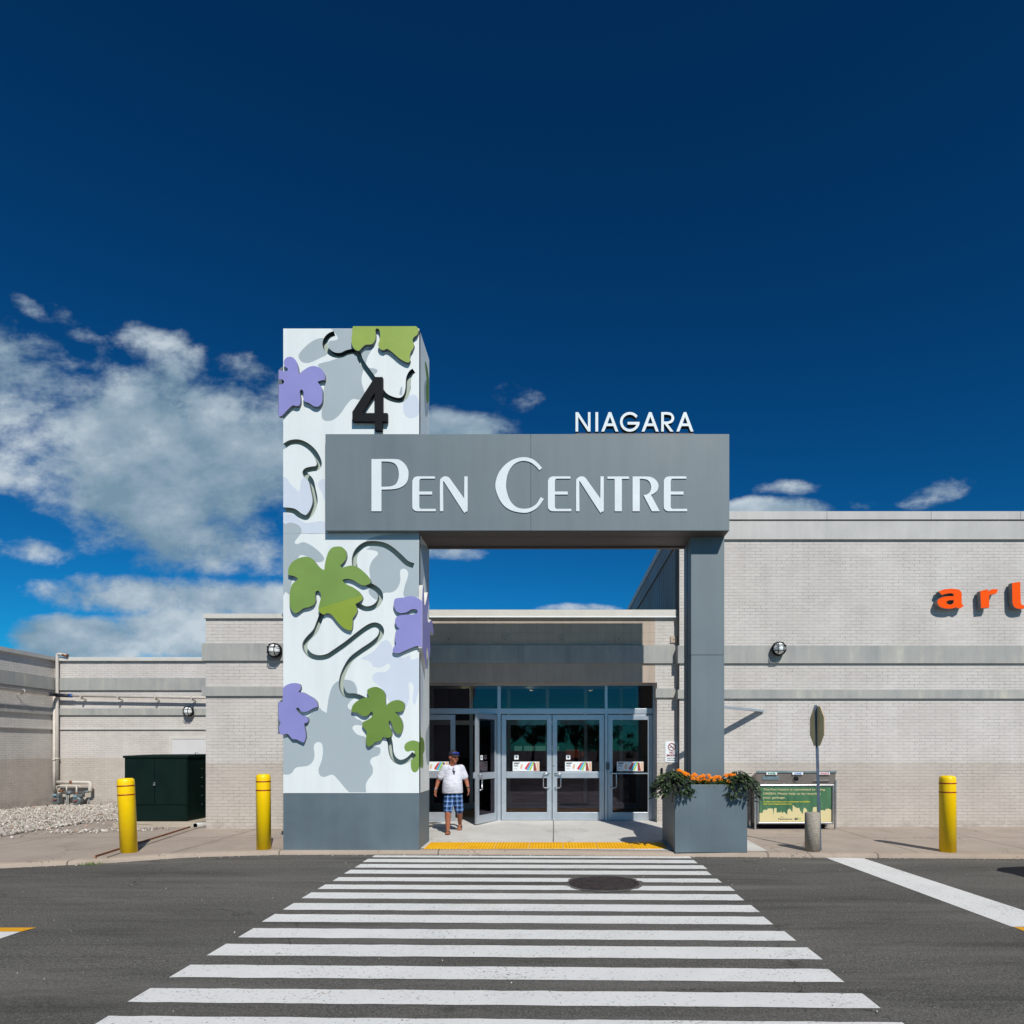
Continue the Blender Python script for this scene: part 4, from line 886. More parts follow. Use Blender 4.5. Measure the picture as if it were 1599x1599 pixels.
# ================================================================== entrance gate: tower
YT = 11.06; TX0, TX1 = px(442.3, YT), px(654.6, YT); TZ = pz(513, YT); TB = 11.95; ZPL = pz(1238.5, YT)
OA, SA, OB, SB, OC, SC_ = (420, 490), 4.443, (420, 820), 5.711, (420, 1040), 5.157
A_ = lambda pts, n=5, Y=YT: catmull(pxz(pts, Y, OA, SA), n)
B_ = lambda pts, n=5, Y=YT: catmull(pxz(pts, Y, OB, SB), n)
C_ = lambda pts, n=5, Y=YT: catmull(pxz(pts, Y, OC, SC_), n)
tw = thing('sign_tower', 'tall white square tower printed with grey leaf shapes and raised grape leaves', 'tower', (TX0 + 1.1, YT, .07))
front = [(TX0, ZPL), (TX1, ZPL), (TX1, TZ), (TX0, TZ)]
GW = 8.0 * YT / FPX
gs = lambda pts, O, S_, w=GW: strip(pxz(pts, YT, O, S_), w, 6)
grooves = [
    gs([(455, 137), (425, 148), (398, 175), (389, 215), (408, 255), (450, 284), (500, 287), (545, 268), (592, 262), (622, 284), (634, 318), (665, 368), (712, 432), (762, 502), (800, 560), (850, 590), (910, 600), (948, 572), (964, 520), (969, 450), (985, 412), (1006, 395)], OA, SA),
    gs([(80, 930), (105, 918), (150, 893), (210, 890), (270, 918), (320, 968), (348, 1030), (336, 1068), (290, 1078), (258, 1088), (252, 1112), (290, 1155), (306, 1215), (320, 1300), (300, 1368), (262, 1412), (220, 1402), (170, 1368), (105, 1360), (80, 1360)], OA, SA),
    gs([(780, 420), (765, 365), (763, 290), (795, 220), (860, 172), (945, 164), (1030, 180), (1100, 220), (1170, 282), (1230, 338), (1290, 362)], OB, SB),
    gs([(860, 520), (930, 552), (980, 592), (995, 645), (970, 702), (920, 737), (860, 745), (800, 717), (765, 690)], OB, SB),
    gs([(500, 740), (475, 790), (445, 870), (412, 945), (352, 1010), (322, 1058), (326, 1110), (370, 1160), (440, 1182), (520, 1170), (600, 1120), (700, 1050), (800, 970), (880, 912), (940, 890), (985, 905), (1004, 945), (985, 1000), (920, 1060), (830, 1120), (740, 1190), (690, 1265), (655, 1350), (645, 1430), (665, 1490), (702, 1520), (770, 1524), (830, 1545), (900, 1590)], OB, SB),
    gs([(955, 540), (975, 620), (985, 700), (1010, 750), (1050, 774), (1090, 770), (1130, 747), (1170, 705)], OC, SC_)]
grey = [A_([(205, 300), (215, 270), (250, 230), (300, 190), (360, 168), (390, 180), (385, 230), (402, 280), (360, 305), (280, 340), (230, 335)]),
    A_([(430, 104, 1), (590, 104, 1), (605, 260), (560, 258), (500, 292), (440, 270), (410, 220), (420, 190), (460, 183), (478, 170), (462, 138)]),
    A_([(340, 352), (430, 325), (520, 290), (600, 275), (650, 265), (720, 215), (740, 205), (690, 290), (670, 350), (650, 410), (642, 460), (655, 520), (665, 560), (630, 595), (580, 592), (540, 630), (490, 700), (440, 738), (390, 742), (366, 710), (372, 600), (385, 470), (372, 400)]),
    A_([(690, 378), (740, 382), (753, 400), (722, 428), (698, 415)]), A_([(905, 560), (912, 520), (924, 506), (924, 560)]),
    B_([(110, 30), (150, -10), (200, -22), (255, -5), (287, 30), (287, 70), (262, 105), (230, 150), (248, 170), (300, 152), (350, 165), (420, 212), (472, 262), (492, 305), (455, 332), (400, 320), (350, 285), (270, 275), (240, 420), (200, 520), (185, 615), (150, 597), (110, 595)]),
    B_([(865, 140), (1000, 90), (1337, 60, 1), (1345, 640, 1), (1210, 640), (1207, 560), (1240, 450), (1232, 405), (1200, 388), (1170, 410), (1170, 500), (1140, 570), (1090, 600), (1030, 605), (985, 640), (955, 665), (910, 632), (888, 590), (905, 500), (897, 430), (898, 370), (925, 310), (970, 262), (962, 235), (910, 222), (865, 214), (900, 195)]),
    C_([(100, 870, 1), (150, 875), (185, 860), (215, 820), (270, 810), (320, 800), (355, 765), (367, 720), (362, 650), (375, 620), (400, 612), (428, 630), (434, 690), (425, 760), (400, 830), (410, 880), (450, 893), (510, 875), (560, 920), (610, 980), (645, 1018, 1), (783, 1018, 1), (780, 960), (795, 920), (832, 870), (836, 820), (815, 775), (830, 740), (880, 720), (897, 690), (888, 655), (820, 640), (780, 575), (710, 550), (672, 500), (700, 475), (765, 480), (740, 440), (700, 420), (665, 360), (640, 340), (635, 315), (660, 280), (705, 240), (708, 180), (680, 128), (620, 110), (560, 120), (510, 165), (480, 260), (465, 378, 1), (430, 360), (395, 340), (300, 420), (100, 600, 1)])]
pale = [A_([(100, 1135), (160, 1190), (208, 1230), (222, 1160), (258, 1100), (300, 1200), (320, 1300), (285, 1385), (240, 1400), (170, 1352), (100, 1345)]),
    A_([(940, 600), (1000, 560), (1038, 600), (1038, 700), (980, 725), (942, 700), (930, 650)]), A_([(340, 1180), (388, 1150), (388, 1300), (370, 1250)]),
    A_([(100, 1380), (130, 1385), (190, 1400), (250, 1450), (380, 1440), (380, 1520), (225, 1520), (180, 1450), (110, 1470)]),
    B_([(820, 1190), (880, 1160), (950, 1110), (1005, 1040), (1060, 1030), (1100, 1090), (1110, 1160), (1200, 1180), (1255, 1160), (1270, 1200), (1337, 1180, 1), (1337, 1480, 1), (1300, 1600), (1280, 1560), (1290, 1450), (1270, 1405), (1245, 1420), (1250, 1550), (1200, 1640), (1100, 1600), (1060, 1550), (1000, 1450), (940, 1400), (922, 1350), (960, 1312), (1040, 1308), (1082, 1262), (1060, 1235), (1000, 1270), (930, 1262), (900, 1215)])]
seams = [[(TX0, pz(y, YT) - .004), (TX1, pz(y, YT) - .004), (TX1, pz(y, YT) + .004), (TX0, pz(y, YT) + .004)] for y in (647, 833.0)] + [[(px(x, YT) - .002, ZPL), (px(x, YT) + .002, ZPL), (px(x, YT) + .002, TZ), (px(x, YT) - .002, TZ)] for x in (510.5, 584)]
GD = .09
lowleaf = C_([(1090, 650), (1105, 620), (1150, 600), (1190, 605), (1215, 618, 1), (1215, 800, 1), (1200, 840), (1175, 857), (1150, 840), (1142, 800), (1145, 760), (1162, 720), (1172, 690), (1150, 683), (1115, 690), (1095, 675)])
b = MB()
b.plate([front], wallpl(YT), GD, cuts=grooves, colours=[(p, 2) for p in pale] + [(p, 1) for p in grey] + [(lowleaf, 3)] + [(seams[1], 5)], back=False, sidefn=lambda p: 0 if (abs(p.x - TX1) < 1e-4 or abs(p.y - TZ) < 1e-4 or abs(p.x - TX0) < 1e-4) else (6 if p.y > pz(640, YT) and p.x > px(492, YT) else 4))  # top groove gets near-black sides, standing in for its deep shade
b.build('printed_panel', ['t_white', 't_grey', 't_pale', 'leaf_mid', 'groove_wall_shade', 'seam', 'groove_black_shade'], tw)
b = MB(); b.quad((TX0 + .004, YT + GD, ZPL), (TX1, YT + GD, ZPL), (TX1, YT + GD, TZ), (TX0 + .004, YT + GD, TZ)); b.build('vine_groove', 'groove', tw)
# side walls, top, back
sideplace = lambda u, v, d: (TX1 - d, u, v)                  # u = depth Y, v = Z
b = MB(); yz = lambda pts, n=5: catmull([(p[0], pz(p[1], YT + (p[0] - YT))) + tuple(p[2:]) for p in pts], n)
sg = [yz([(11.06, 855), (11.3, 850), (11.95, 855, 1), (11.95, 940), (11.7, 935), (11.5, 900), (11.3, 920), (11.06, 930, 1)]), yz([(11.6, 1150), (11.95, 1130, 1), (11.95, 1195, 1), (11.7, 1190)]), yz([(11.5, 600), (11.95, 590, 1), (11.95, 640, 1), (11.6, 650)])]
sp_ = [yz([(11.06, 1000), (11.3, 1030), (11.4, 1090), (11.2, 1140), (11.06, 1140)])]
sl2 = [yz([(11.06, 1160, 1), (11.09, 1137), (11.14, 1131), (11.2, 1150), (11.36, 1152), (11.5, 1160), (11.5, 1172), (11.38, 1178), (11.42, 1190), (11.34, 1200), (11.06, 1195, 1)]), yz([(11.55, 566), (11.72, 570), (11.9, 590), (11.9, 625), (11.7, 628), (11.62, 605), (11.7, 595)])]
b.plate([[(YT + .0005, ZPL), (TB, ZPL), (TB, TZ), (YT + .0005, TZ)]], sideplace, .02, colours=[(p, 2) for p in sp_] + [(p, 1) for p in sg] + [(p, 3) for p in sl2], side=0, back=False)
b.build('side_panel', ['t_white', 't_grey', 't_pale', 'leaf_dark', 't_white'], tw)
b = MB(); b.quad((TX0 + .003, TB, ZPL), (TX0 + .003, YT + GD + .002, ZPL), (TX0 + .003, YT + GD + .002, TZ), (TX0 + .003, TB, TZ)); b.quad((TX1, TB, ZPL), (TX0, TB, ZPL), (TX0, TB, TZ), (TX1, TB, TZ)); b.quad((TX0, YT, TZ), (TX1, YT, TZ), (TX1, TB, TZ), (TX0, TB, TZ)); b.build('rear_panel', 't_white', tw)
b = MB(); b.box(TX0, TX1, YT, TB, .05, ZPL - .008); b.box(TX0 + .01, TX1 - .01, YT + .01, TB - .01, ZPL - .008, ZPL, 1); b.build('plinth', ['plinth', 'ink'], tw)
# raised leaves
LT = .062; YL = YT - LT
def rleaf(outline, mat='leaf_mid', colours=(), mats_=None, name='raised_leaf'):
    m = MB(); m.plate([outline], wallpl(YL), LT + .0, colours=colours, side=1 if not mats_ else 1); return m.build(name, mats_ or [mat, 'edge'], tw)
fl = lambda f, pts: f(pts, 5, YL)
L1 = fl(B_, [(493, 400, 1), (505, 320), (530, 240), (565, 200), (612, 190), (655, 198), (686, 235), (690, 290), (665, 330), (635, 360, 1), (652, 377), (700, 366), (745, 360), (800, 380), (860, 430), (900, 480), (906, 512), (880, 530), (840, 538), (800, 520), (750, 490), (700, 478), (662, 487), (662, 502), (700, 532), (750, 555), (800, 590), (830, 630), (833, 660), (805, 685), (770, 702, 1), (782, 740), (785, 775), (745, 832, 1), (745, 880), (738, 932), (718, 938), (690, 930), (650, 905), (600, 850), (560, 800), (520, 785), (488, 797), (455, 778), (441, 750), (450, 700), (463, 640), (456, 600), (436, 584), (416, 596), (412, 640), (415, 680), (395, 712), (350, 732), (310, 740), (270, 770), (240, 785), (210, 770), (188, 720), (183, 640), (190, 580), (205, 530), (235, 500), (258, 481, 1), (240, 462), (205, 450), (176, 443), (170, 420), (180, 370), (220, 320), (280, 290), (340, 282), (390, 302), (430, 352), (462, 385)])
lime = [(px(OB[0] + x / SB, YL), pz(OB[1] + y / SB, YL)) for x, y in ((430, 745), (560, 705), (640, 680), (840, 622), (860, 1000), (430, 1000))]
rleaf(L1, mats_=['leaf_mid', 'edge', 'leaf_lime'], colours=[(lime, 2)])
rleaf(fl(A_, [(582, 86, 1), (1020, 86, 1), (1036, 105), (1032, 140), (1008, 160), (996, 182), (1007, 215), (1000, 240), (985, 262), (975, 300), (980, 322), (966, 337), (940, 330), (900, 305), (860, 270), (820, 243), (795, 252), (770, 242), (758, 215), (768, 180), (771, 140), (765, 112), (751, 101), (739, 112), (741, 150), (735, 185), (712, 210), (670, 215), (645, 235), (625, 255), (600, 250), (580, 225), (573, 190), (576, 140)]), 'leaf_top')
TXL = px(435.3, YL)
rleaf(fl(A_, [(104, 330), (120, 305), (150, 298), (180, 315), (200, 360), (207, 420, 1), (235, 395), (280, 368), (320, 363), (360, 380), (385, 415), (388, 458, 1), (360, 462), (336, 472, 1), (350, 490), (368, 520), (371, 580), (365, 620), (340, 643), (310, 640), (280, 620), (245, 605), (238, 575), (240, 545), (228, 525), (214, 540), (219, 590), (214, 630), (190, 640), (165, 635), (130, 665), (88, 708), (66, 708, 1), (68, 490, 1), (92, 488), (105, 472), (92, 455), (68, 455, 1), (68, 388, 1), (104, 400, 1), (128, 395), (128, 378), (108, 362)]), 'purple')
rleaf(fl(C_, [(112, 190), (125, 165), (160, 145), (200, 137), (240, 142), (254, 160), (255, 185), (238, 205), (247, 213, 1), (275, 212), (310, 230), (360, 260), (385, 290), (393, 328, 1), (360, 338), (320, 362), (290, 370), (260, 365), (238, 336), (218, 342, 1), (230, 365), (265, 395), (300, 408), (316, 430), (312, 450), (284, 462, 1), (285, 490), (295, 540), (295, 580), (280, 615), (255, 607), (220, 590), (190, 588), (160, 555), (145, 545), (112, 556, 1), (92, 548), (82, 520), (82, 490), (95, 455, 1), (78, 420), (77, 288, 1), (110, 293, 1)]), 'purple')
rleaf(fl(C_, [(665, 345), (680, 310), (720, 275), (770, 255), (806, 250, 1), (792, 215), (795, 190), (830, 172), (870, 169), (910, 190), (935, 225), (938, 280), (940, 322, 1), (970, 295), (1010, 277), (1050, 275), (1085, 295), (1092, 330), (1080, 360), (1045, 370), (1012, 369, 1), (1040, 395), (1065, 430), (1078, 480), (1070, 530), (1050, 549), (1020, 535), (1000, 500), (985, 455), (972, 439), (964, 450), (967, 480), (985, 520), (988, 560), (960, 578), (920, 572), (900, 600), (860, 612), (825, 640), (800, 649), (785, 630), (782, 590), (787, 530, 1), (772, 508), (754, 485), (754, 455), (780, 440), (815, 420), (835, 395), (834, 373), (820, 370), (800, 395), (770, 405), (740, 395), (710, 375), (668, 368)]), 'leaf_dark')
rleaf(fl(B_, [(1115, 680), (1122, 660), (1150, 650), (1200, 645), (1250, 634), (1300, 637), (1340, 660), (1364, 678, 1), (1364, 1092, 1), (1320, 1078), (1270, 1095), (1210, 1120), (1160, 1142), (1118, 1138), (1103, 1115), (1115, 1085), (1132, 1062), (1125, 1030), (1125, 980), (1135, 940), (1165, 926, 1), (1140, 900), (1125, 870), (1128, 835), (1150, 810), (1200, 800), (1260, 798), (1310, 790), (1326, 770), (1310, 751), (1270, 752), (1230, 775), (1180, 785), (1140, 770), (1113, 720)]), 'purple')
# leaf returns on the tower sides
rs = yz([(11.0, 936, 1), (11.04, 918), (11.1, 914), (11.15, 925), (11.2, 945), (11.34, 938), (11.5, 925), (11.55, 945), (11.45, 965), (11.6, 972), (11.85, 968), (12.02, 985), (12.0, 992, 1), (11.8, 985), (11.68, 995), (11.72, 1015), (11.6, 1030), (11.45, 1010), (11.36, 1020), (11.38, 1045), (11.2, 1030), (11.0, 1012, 1)])
b = MB(); b.plate([rs], lambda u, v, d: (TX1 + LT - d, u, v), LT, side=1); b.build('raised_leaf', ['purple', 'flash'], tw)
for y0, y1 in ((577, 648), (1096, 1146)):
    ls = yz([(11.0, y0 + 2, 1), (11.2, y0 - 4), (11.4, y0 + 10), (11.35, y0 + 30), (11.5, y0 + 40), (11.3, y1 - 10), (11.0, y1, 1)]); b = MB(); b.plate([[(p[0], p[1]) for p in ls]], lambda u, v, d: (TX0 - LT + d, u, v), LT, side=1); b.build('raised_leaf', ['purple', 'edge'], tw)
Y4 = YT - .09
glyph(tw, [(735, 438, 1), (788, 438, 1), (789, 688, 1), (822, 688, 1), (822, 745, 1), (785, 745, 1), (785, 808, 1), (735, 808, 1), (735, 745, 1), (578, 745, 1), (578, 680, 1)], [[(735, 545, 1), (735, 688, 1), (640, 688, 1)]], Y4, .07, ['black', 'black'], 'numeral', 1, OA, SA)
for x, y in ((745, 470), (745, 720), (600, 712), (800, 712)): X0, Z0_ = px(OA[0] + x / SA, Y4), pz(OA[1] + y / SA, Y4); b = MB(); b.tube([(X0, Y4 + .06, Z0_), (X0, YT + .01, Z0_)], .008, 6); b.build('standoff_pin', 'ink', tw)

# ------------------------------------------------------------------ gate: beam, column
YB = 10.94; BX0, BX1 = px(508, YB), px(1139, YB); BZ0, BZ1 = pz(828.6, YB), pz(677.6, YB); BB = 11.9
gt = thing('sign_gantry', 'slate grey metal beam and column carrying the white entrance lettering', 'sign gantry', (2.6, 11.5, .07))
xs_ = px(828.5, YB); b = MB(); b.box(BX0, xs_ - .003, YB, BB, BZ0, BZ1); b.box(xs_ + .003, BX1, YB, BB, BZ0, BZ1); b.box(xs_ - .01, xs_ + .01, YB + .006, BB - .01, BZ0 + .006, BZ1 - .006, 1)
b.build('beam', ['slate', 'edge'], gt, bevel=.006)
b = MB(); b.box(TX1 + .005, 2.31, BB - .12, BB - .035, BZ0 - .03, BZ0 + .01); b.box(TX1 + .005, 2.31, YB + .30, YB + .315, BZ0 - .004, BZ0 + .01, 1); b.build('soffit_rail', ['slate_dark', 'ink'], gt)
b = MB(); b.box(TX1 + .003, BX1 - .02, YB + .02, BB - .02, BZ0 - .004, BZ0 + .002); b.build('soffit_shade_panel', 'slate_dark', gt)  # added sheet: brownish soffit tint, darkened to hold the shade below the beam
CX0, CX1, CY0, CY1 = px(1079, 11.25), 2.878, 11.25, 11.86
zj = pz(1023, CY0); b = MB(); b.box(CX0, CX1, CY0, CY1, zp(2.6, 11.5), zj - .004); b.box(CX0, CX1, CY0, CY1, zj + .004, BZ0 + .02); b.box(CX0 + .01, CX1 - .01, CY0 + .01, CY1 - .01, zj - .005, zj + .005, 1)
b.build('column', ['slate', 'edge'], gt, bevel=.006)
b = MB(); b.box(CX0 - .008, CX0 + .004, CY0 + .30, CY0 + .315, 1.2, BZ0); b.build('column_trim', 'alu_dark', gt)
YP_ = YB - .014; GM = ['letter', 'letter_rim']; o2, s2, o3, s3 = (560, 690), 5.33, (840, 630), 5.158
def let(outer, holes, org, s, dx=0):
    Yf = YP_; f = lambda L: [(p[0] + dx * s,) + tuple(p[1:]) for p in L]
    glyph(gt, f(outer), [f(h) for h in holes], Yf, .013, GM, 'letter', 5, org, s)
    # thin dark rim sheet just behind the face, a little larger
    o = catmull(pxz(f(outer), Yf, org, s), 4); 
    c = Vector((sum(p[0] for p in o) / len(o), sum(p[1] for p in o) / len(o)))
let([(107, 143, 1), (300, 143), (350, 155), (390, 190), (412, 235), (415, 275), (408, 320), (385, 355), (345, 380), (290, 393), (190, 397, 1), (190, 577, 1), (107, 577, 1)], [[(190, 163, 1), (255, 165), (300, 180), (325, 215), (335, 265), (330, 310), (310, 350), (275, 368), (235, 373), (190, 373, 1)]], o2, s2)
E_ = [(447, 345), (449, 320), (462, 298), (485, 288), (520, 287), (635, 287, 1), (635, 306, 1), (528, 306), (512, 311), (505, 328), (505, 360), (505, 413, 1), (612, 413, 1), (612, 438, 1), (505, 438, 1), (505, 530), (508, 548), (520, 557), (545, 557), (642, 557, 1), (642, 577, 1), (510, 577), (475, 575), (455, 560), (447, 530)]
N_ = [(677, 577, 1), (677, 340), (688, 303), (712, 288), (735, 288), (755, 300), (772, 322), (878, 470, 1), (880, 287, 1), (907, 287, 1), (907, 555), (902, 576), (886, 583), (868, 574), (718, 342), (709, 335), (703, 345), (705, 577, 1)]
for dx in (0, 211.7, 392.6): let(E_, [], o2, s2, dx)
for dx in (0, 212.6): let(N_, [], o2, s2, dx)
let([(1527, 217, 1), (1490, 175), (1440, 140), (1370, 127), (1290, 145), (1220, 190), (1165, 260), (1138, 355), (1155, 440), (1200, 520), (1270, 570), (1370, 590), (1430, 580), (1490, 545), (1543, 475, 1), (1515, 460, 1), (1480, 515), (1430, 548), (1370, 556), (1310, 540), (1262, 490), (1235, 420), (1227, 355), (1240, 270), (1275, 205), (1320, 170), (1370, 158), (1425, 168), (1470, 198), (1505, 237, 1)], [], o2, s2)
let([(560, 588, 1), (733, 588, 1), (733, 607, 1), (676, 607, 1), (676, 868, 1), (618, 868, 1), (618, 607, 1), (560, 607, 1)], [], o3, s3)
let([(762, 588, 1), (860, 588), (915, 594), (955, 622), (971, 662), (960, 702), (930, 727), (910, 735, 1), (982, 868, 1), (918, 868, 1), (850, 737, 1), (878, 732), (903, 712), (912, 675), (903, 638), (880, 615), (850, 608), (820, 607, 1), (820, 868, 1), (762, 868, 1)], [], o3, s3)
# NIAGARA on top of the beam
YN = YB + .06
b = MB(); b.box(px(898.5, YN), px(1083.5, YN), YN - .02, YN + .16, BZ1 - .003, BZ1 + .034); b.build('letter_base', 'slate_dark', gt, bevel=.003)
def nl(outer, holes, dx=0): glyph(gt, [(p[0] + dx, p[1] - 2) + tuple(p[2:]) for p in outer], [[(p[0] + dx, p[1] - 2) + tuple(p[2:]) for p in h] for h in holes], YN, .10, ['letter', 'black'], 'letter', 5, o3, s3)
q = 1
nl([(303, 228, q), (303, 72, q), (325, 72, q), (403, 192, q), (403, 72, q), (423, 72, q), (423, 228, q), (403, 228, q), (324, 108, q), (324, 228, q)], [])
nl([(463, 72, q), (485, 72, q), (485, 228, q), (463, 228, q)], [])
for dx in (0, 325, 605): nl([(510, 228, q), (569, 72, q), (590, 72, q), (648, 228, q), (625, 228, q), (608, 184, q), (552, 184, q), (533, 228, q)], [[(560, 163, q), (580, 108, q), (600, 163, q)]], dx)
G_ = [(740 + 79 * math.cos(R(a)), 150 - 79 * math.sin(R(a))) for a in range(38, 352, 8)] + [(819, 150, 1), (722, 150, 1), (722, 172, 1), (795, 172, 1)] + [(740 + 58 * math.cos(R(a)), 150 - 58 * math.sin(R(a))) for a in range(336, 30, -8)]
G_[0] = G_[0] + (1,); G_[-1] = G_[-1] + (1,)
nl(G_, [])
nl([(993, 228, q), (993, 72, q), (1050, 72), (1080, 84), (1097, 115), (1088, 148), (1060, 164), (1045, 167, q), (1092, 228, q), (1066, 228, q), (1020, 167, q), (1014, 167, q), (1014, 228, q)], [[(1014, 92, q), (1045, 92), (1070, 100), (1076, 119), (1068, 138), (1045, 147), (1014, 147, q)]])

# ------------------------------------------------------------------ planter with flowers
PX0, PX1, PY0, PY1, PZ = px(1054, 10.78), px(1167, 10.78), 10.78, 12.05, pz(1225.2, 10.78)
pl = thing('planter_box', 'square slate metal planter box at the foot of the column', 'planter', (2.52, 11.3, .07))
b = MB(); t_ = .04; z0 = .066
b.box(PX0, PX1, PY0, PY0 + t_, z0, PZ); b.box(PX0, PX0 + t_, PY0 + t_, PY1, z0, PZ); b.box(PX1 - t_, PX1, PY0 + t_, PY1, z0, PZ); b.box(PX0 + t_, PX1 - t_, PY1 - t_, PY1, z0, PZ)
b.build('box', 'plinth', pl, bevel=.006)
b = MB(); b.box(PX0 + t_, PX1 - t_, PY0 + t_, PY1 - t_, PZ - .12, PZ - .06); b.build('soil', 'soil', pl)
rp = random.Random(21)
def leafpoly(b, c, d, up, L_, W_, tn, lobes=True):
    """one folded leaf starting at c, growing along d"""
    d = d.normalized(); s_ = d.cross(up).normalized(); n0 = len(b.v); u = s_.cross(d)
    prof = [(0, 0), (.15, .28), (.30, .50), (.42, .30), (.6, .34), (.8, .16), (1, 0)] if lobes else [(0, 0), (.25, .35), (.5, .42), (.75, .28), (1, 0)]
    droop = -.30 * L_
    mid = [c + d * (t * L_) + u * (droop * t * t) for t, w in prof]
    for (t, w), m_ in zip(prof, mid): b.v.append(tuple(m_)); b.v.append(tuple(m_ + s_ * w * W_ + u * .12 * w * W_ * 2)); b.v.append(tuple(m_ - s_ * w * W_ + u * .12 * w * W_ * 2))
    for i in range(len(prof) - 1):
        a, e = n0 + 3 * i, n0 + 3 * i + 3; b.face((a, e, e + 1, a + 1)); b.tone.append(tn); b.face((a, a + 2, e + 2, e)); b.tone.append(tn)
def vine(cx, cy, cz, R_, nleaf, label, dirs, zr):
    t = thing('sweet_potato_vine', label, 'plant', (cx, cy, cz), None); b = MB(); b.tone = []; st = MB()
    for k in range(nleaf):
        a = rp.uniform(0, 2 * math.pi); r_ = R_ * math.sqrt(rp.random()); x = cx + r_ * math.cos(a) * dirs[0]; y = cy + r_ * math.sin(a) * dirs[1]
        e = r_ / R_; z = cz + zr[1] * (1 - e ** 1.6) + rp.uniform(-.05, .04) - zr[0] * e ** 2.5 * rp.random() ** .6
        out = Vector((math.cos(a), math.sin(a) - .35, rp.uniform(-.7, .35))); up = Vector((rp.uniform(-.4, .4), rp.uniform(-.7, 0), 1)).normalized()
        tn = min(1, max(0, rp.gauss(.38, .2) + (.15 if z > cz + .1 else 0)))
        leafpoly(b, Vector((x, y, z)), out, up, rp.uniform(.06, .105), rp.uniform(.042, .068), tn)
        if k % 6 == 0: st.tube([(cx + rp.uniform(-.1, .1), cy, cz - .04), ((cx + x) / 2, (cy + y) / 2, max(z, cz) + .03), (x, y, z)], .006, 5)
    b.build('foliage', 'vine', t); st.build('stem', 'vine', t)
vine(px(1052, 10.95), 10.98, PZ + .02, .36, 760, 'dark leafy trailing vine spilling over the left side of the planter', (.98, .9), (.27, .17))
vine(px(1154, 10.95), 10.95, PZ + .01, .31, 640, 'lighter trailing vine spilling over the right corner of the planter', (1.0, .85), (.27, .17))
def marigold(x, y, z, heads, label):
    t = thing('marigold', label, 'flower', (x, y, PZ - .06), 'orange marigolds planted in the box'); b = MB(); b.tone = []
    for k in range(80):
        a = rp.uniform(0, 6.28); r_ = .11 * math.sqrt(rp.random()); leafpoly(b, Vector((x + r_ * math.cos(a), y + r_ * math.sin(a), rp.uniform(PZ - .03, z + .0))), Vector((math.cos(a), math.sin(a), rp.uniform(-.2, .8))), Vector((0, -.2, 1)), .06, .022, rp.random(), False)
    b.build('foliage', 'mleaf', t)
    for (dx, dy, dz) in heads:
        c = Vector((x + dx, y + dy, z + dz + .02)); f = MB(); f.tone = []; nrm = Vector((rp.uniform(-.4, .4), rp.uniform(-.9, -.2), 1)).normalized(); qn = nrm.to_track_quat('Z', 'Y')
        for ring, (rr1, hh, npt) in enumerate(((.042, .0, 13), (.036, .009, 12), (.028, .017, 10), (.017, .023, 7))):
            for k in range(npt):
                a = (k + ring * .5) * 2 * math.pi / npt; w = 2.6 / npt; n0 = len(f.v); rr2 = rr1 * rp.uniform(.88, 1.1)
                for pp in ((.004, a, hh * .5), (rr2 * .75, a - w, hh), (rr2, a - w * .5, hh - .005), (rr2 * 1.03, a + w * .3, hh - .003), (rr2 * .75, a + w, hh)): f.v.append(tuple(c + qn @ Vector((pp[0] * math.cos(pp[1]), pp[0] * math.sin(pp[1]), pp[2]))))
                f.face((n0, n0 + 1, n0 + 2, n0 + 3, n0 + 4)); f.tone.append(min(1, max(0, rp.gauss(.35 + ring * .12, .2))))
        f.build('bloom', 'petal', t)
        s_ = MB(); s_.tube([(x, y, PZ - .06), (x + dx * .6, y + dy * .6, z - .02), tuple(c)], .003, 5); s_.build('stem', 'mleaf', t)
mg = [(1066, 1209.5, [(0, .02, .02), (.02, -.04, 0)]), (1086, 1214, [(0, .03, .03), (.03, -.05, -.045)]), (1103, 1219, [(0, -.03, -.02), (-.03, .03, .03), (.03, -.06, -.03)]), (1113, 1219, [(0, -.04, -.02), (.02, .03, .02)]), (1123, 1217, [(0, .02, .02), (.01, -.05, -.03)]), (1061, 1207, [(0, 0, .02), (.035, .01, 0)]), (1071, 1211, [(0, 0, .01), (.045, 0, -.005), (-.02, -.05, -.02)]), (1081, 1214.5, [(0, 0, .01), (.04, -.01, .02), (-.01, -.05, -.03)]), (1090, 1218, [(0, 0, 0), (.04, 0, .03), (.05, -.05, -.03), (-.03, -.06, -.035)]), (1099, 1215, [(0, 0, .02), (-.04, .02, 0), (.02, -.06, -.055)]), (1108, 1216, [(0, 0, 0), (-.02, .02, .035)]), (1118, 1216.5, [(0, 0, .01), (.05, .01, .0)]), (1096, 1222, [(0, -.04, .01), (.05, -.03, 0), (.01, -.05, -.03)]), (1128, 1219, [(0, 0, 0), (.04, -.02, -.03)]), (1132, 1214, [(0, 0, .01), (.04, .02, .02)]), (1140, 1213, [(0, 0, .02), (.05, .03, .02)]), (1135, 1221, [(0, -.03, -.01)])]
Ls = ['at the back of the left end behind the vine edge', 'at the back of the left clump', 'low in front of the middle clump', 'in the front row right of the middle', 'filling the gap left of the right clump', 'under the vine edge, leftmost in the planter', 'second from the left in the planter', 'third from the left in the planter', 'in the dense middle clump, left part', 'in the dense middle clump, top', 'just left of the gap before the right clump', 'at the right end of the middle row', 'lowest of the middle clump over the box rim', 'at the left end of the right clump', 'in the middle of the right clump', 'rightmost beside the lighter vine', 'lowest of the right clump over the rim']
for (x, y, hd), l in zip(mg, Ls): marigold(px(x, 10.95), 10.90 + rp.uniform(-.03, .12), pz(y, 10.9), hd, 'orange marigold ' + l)

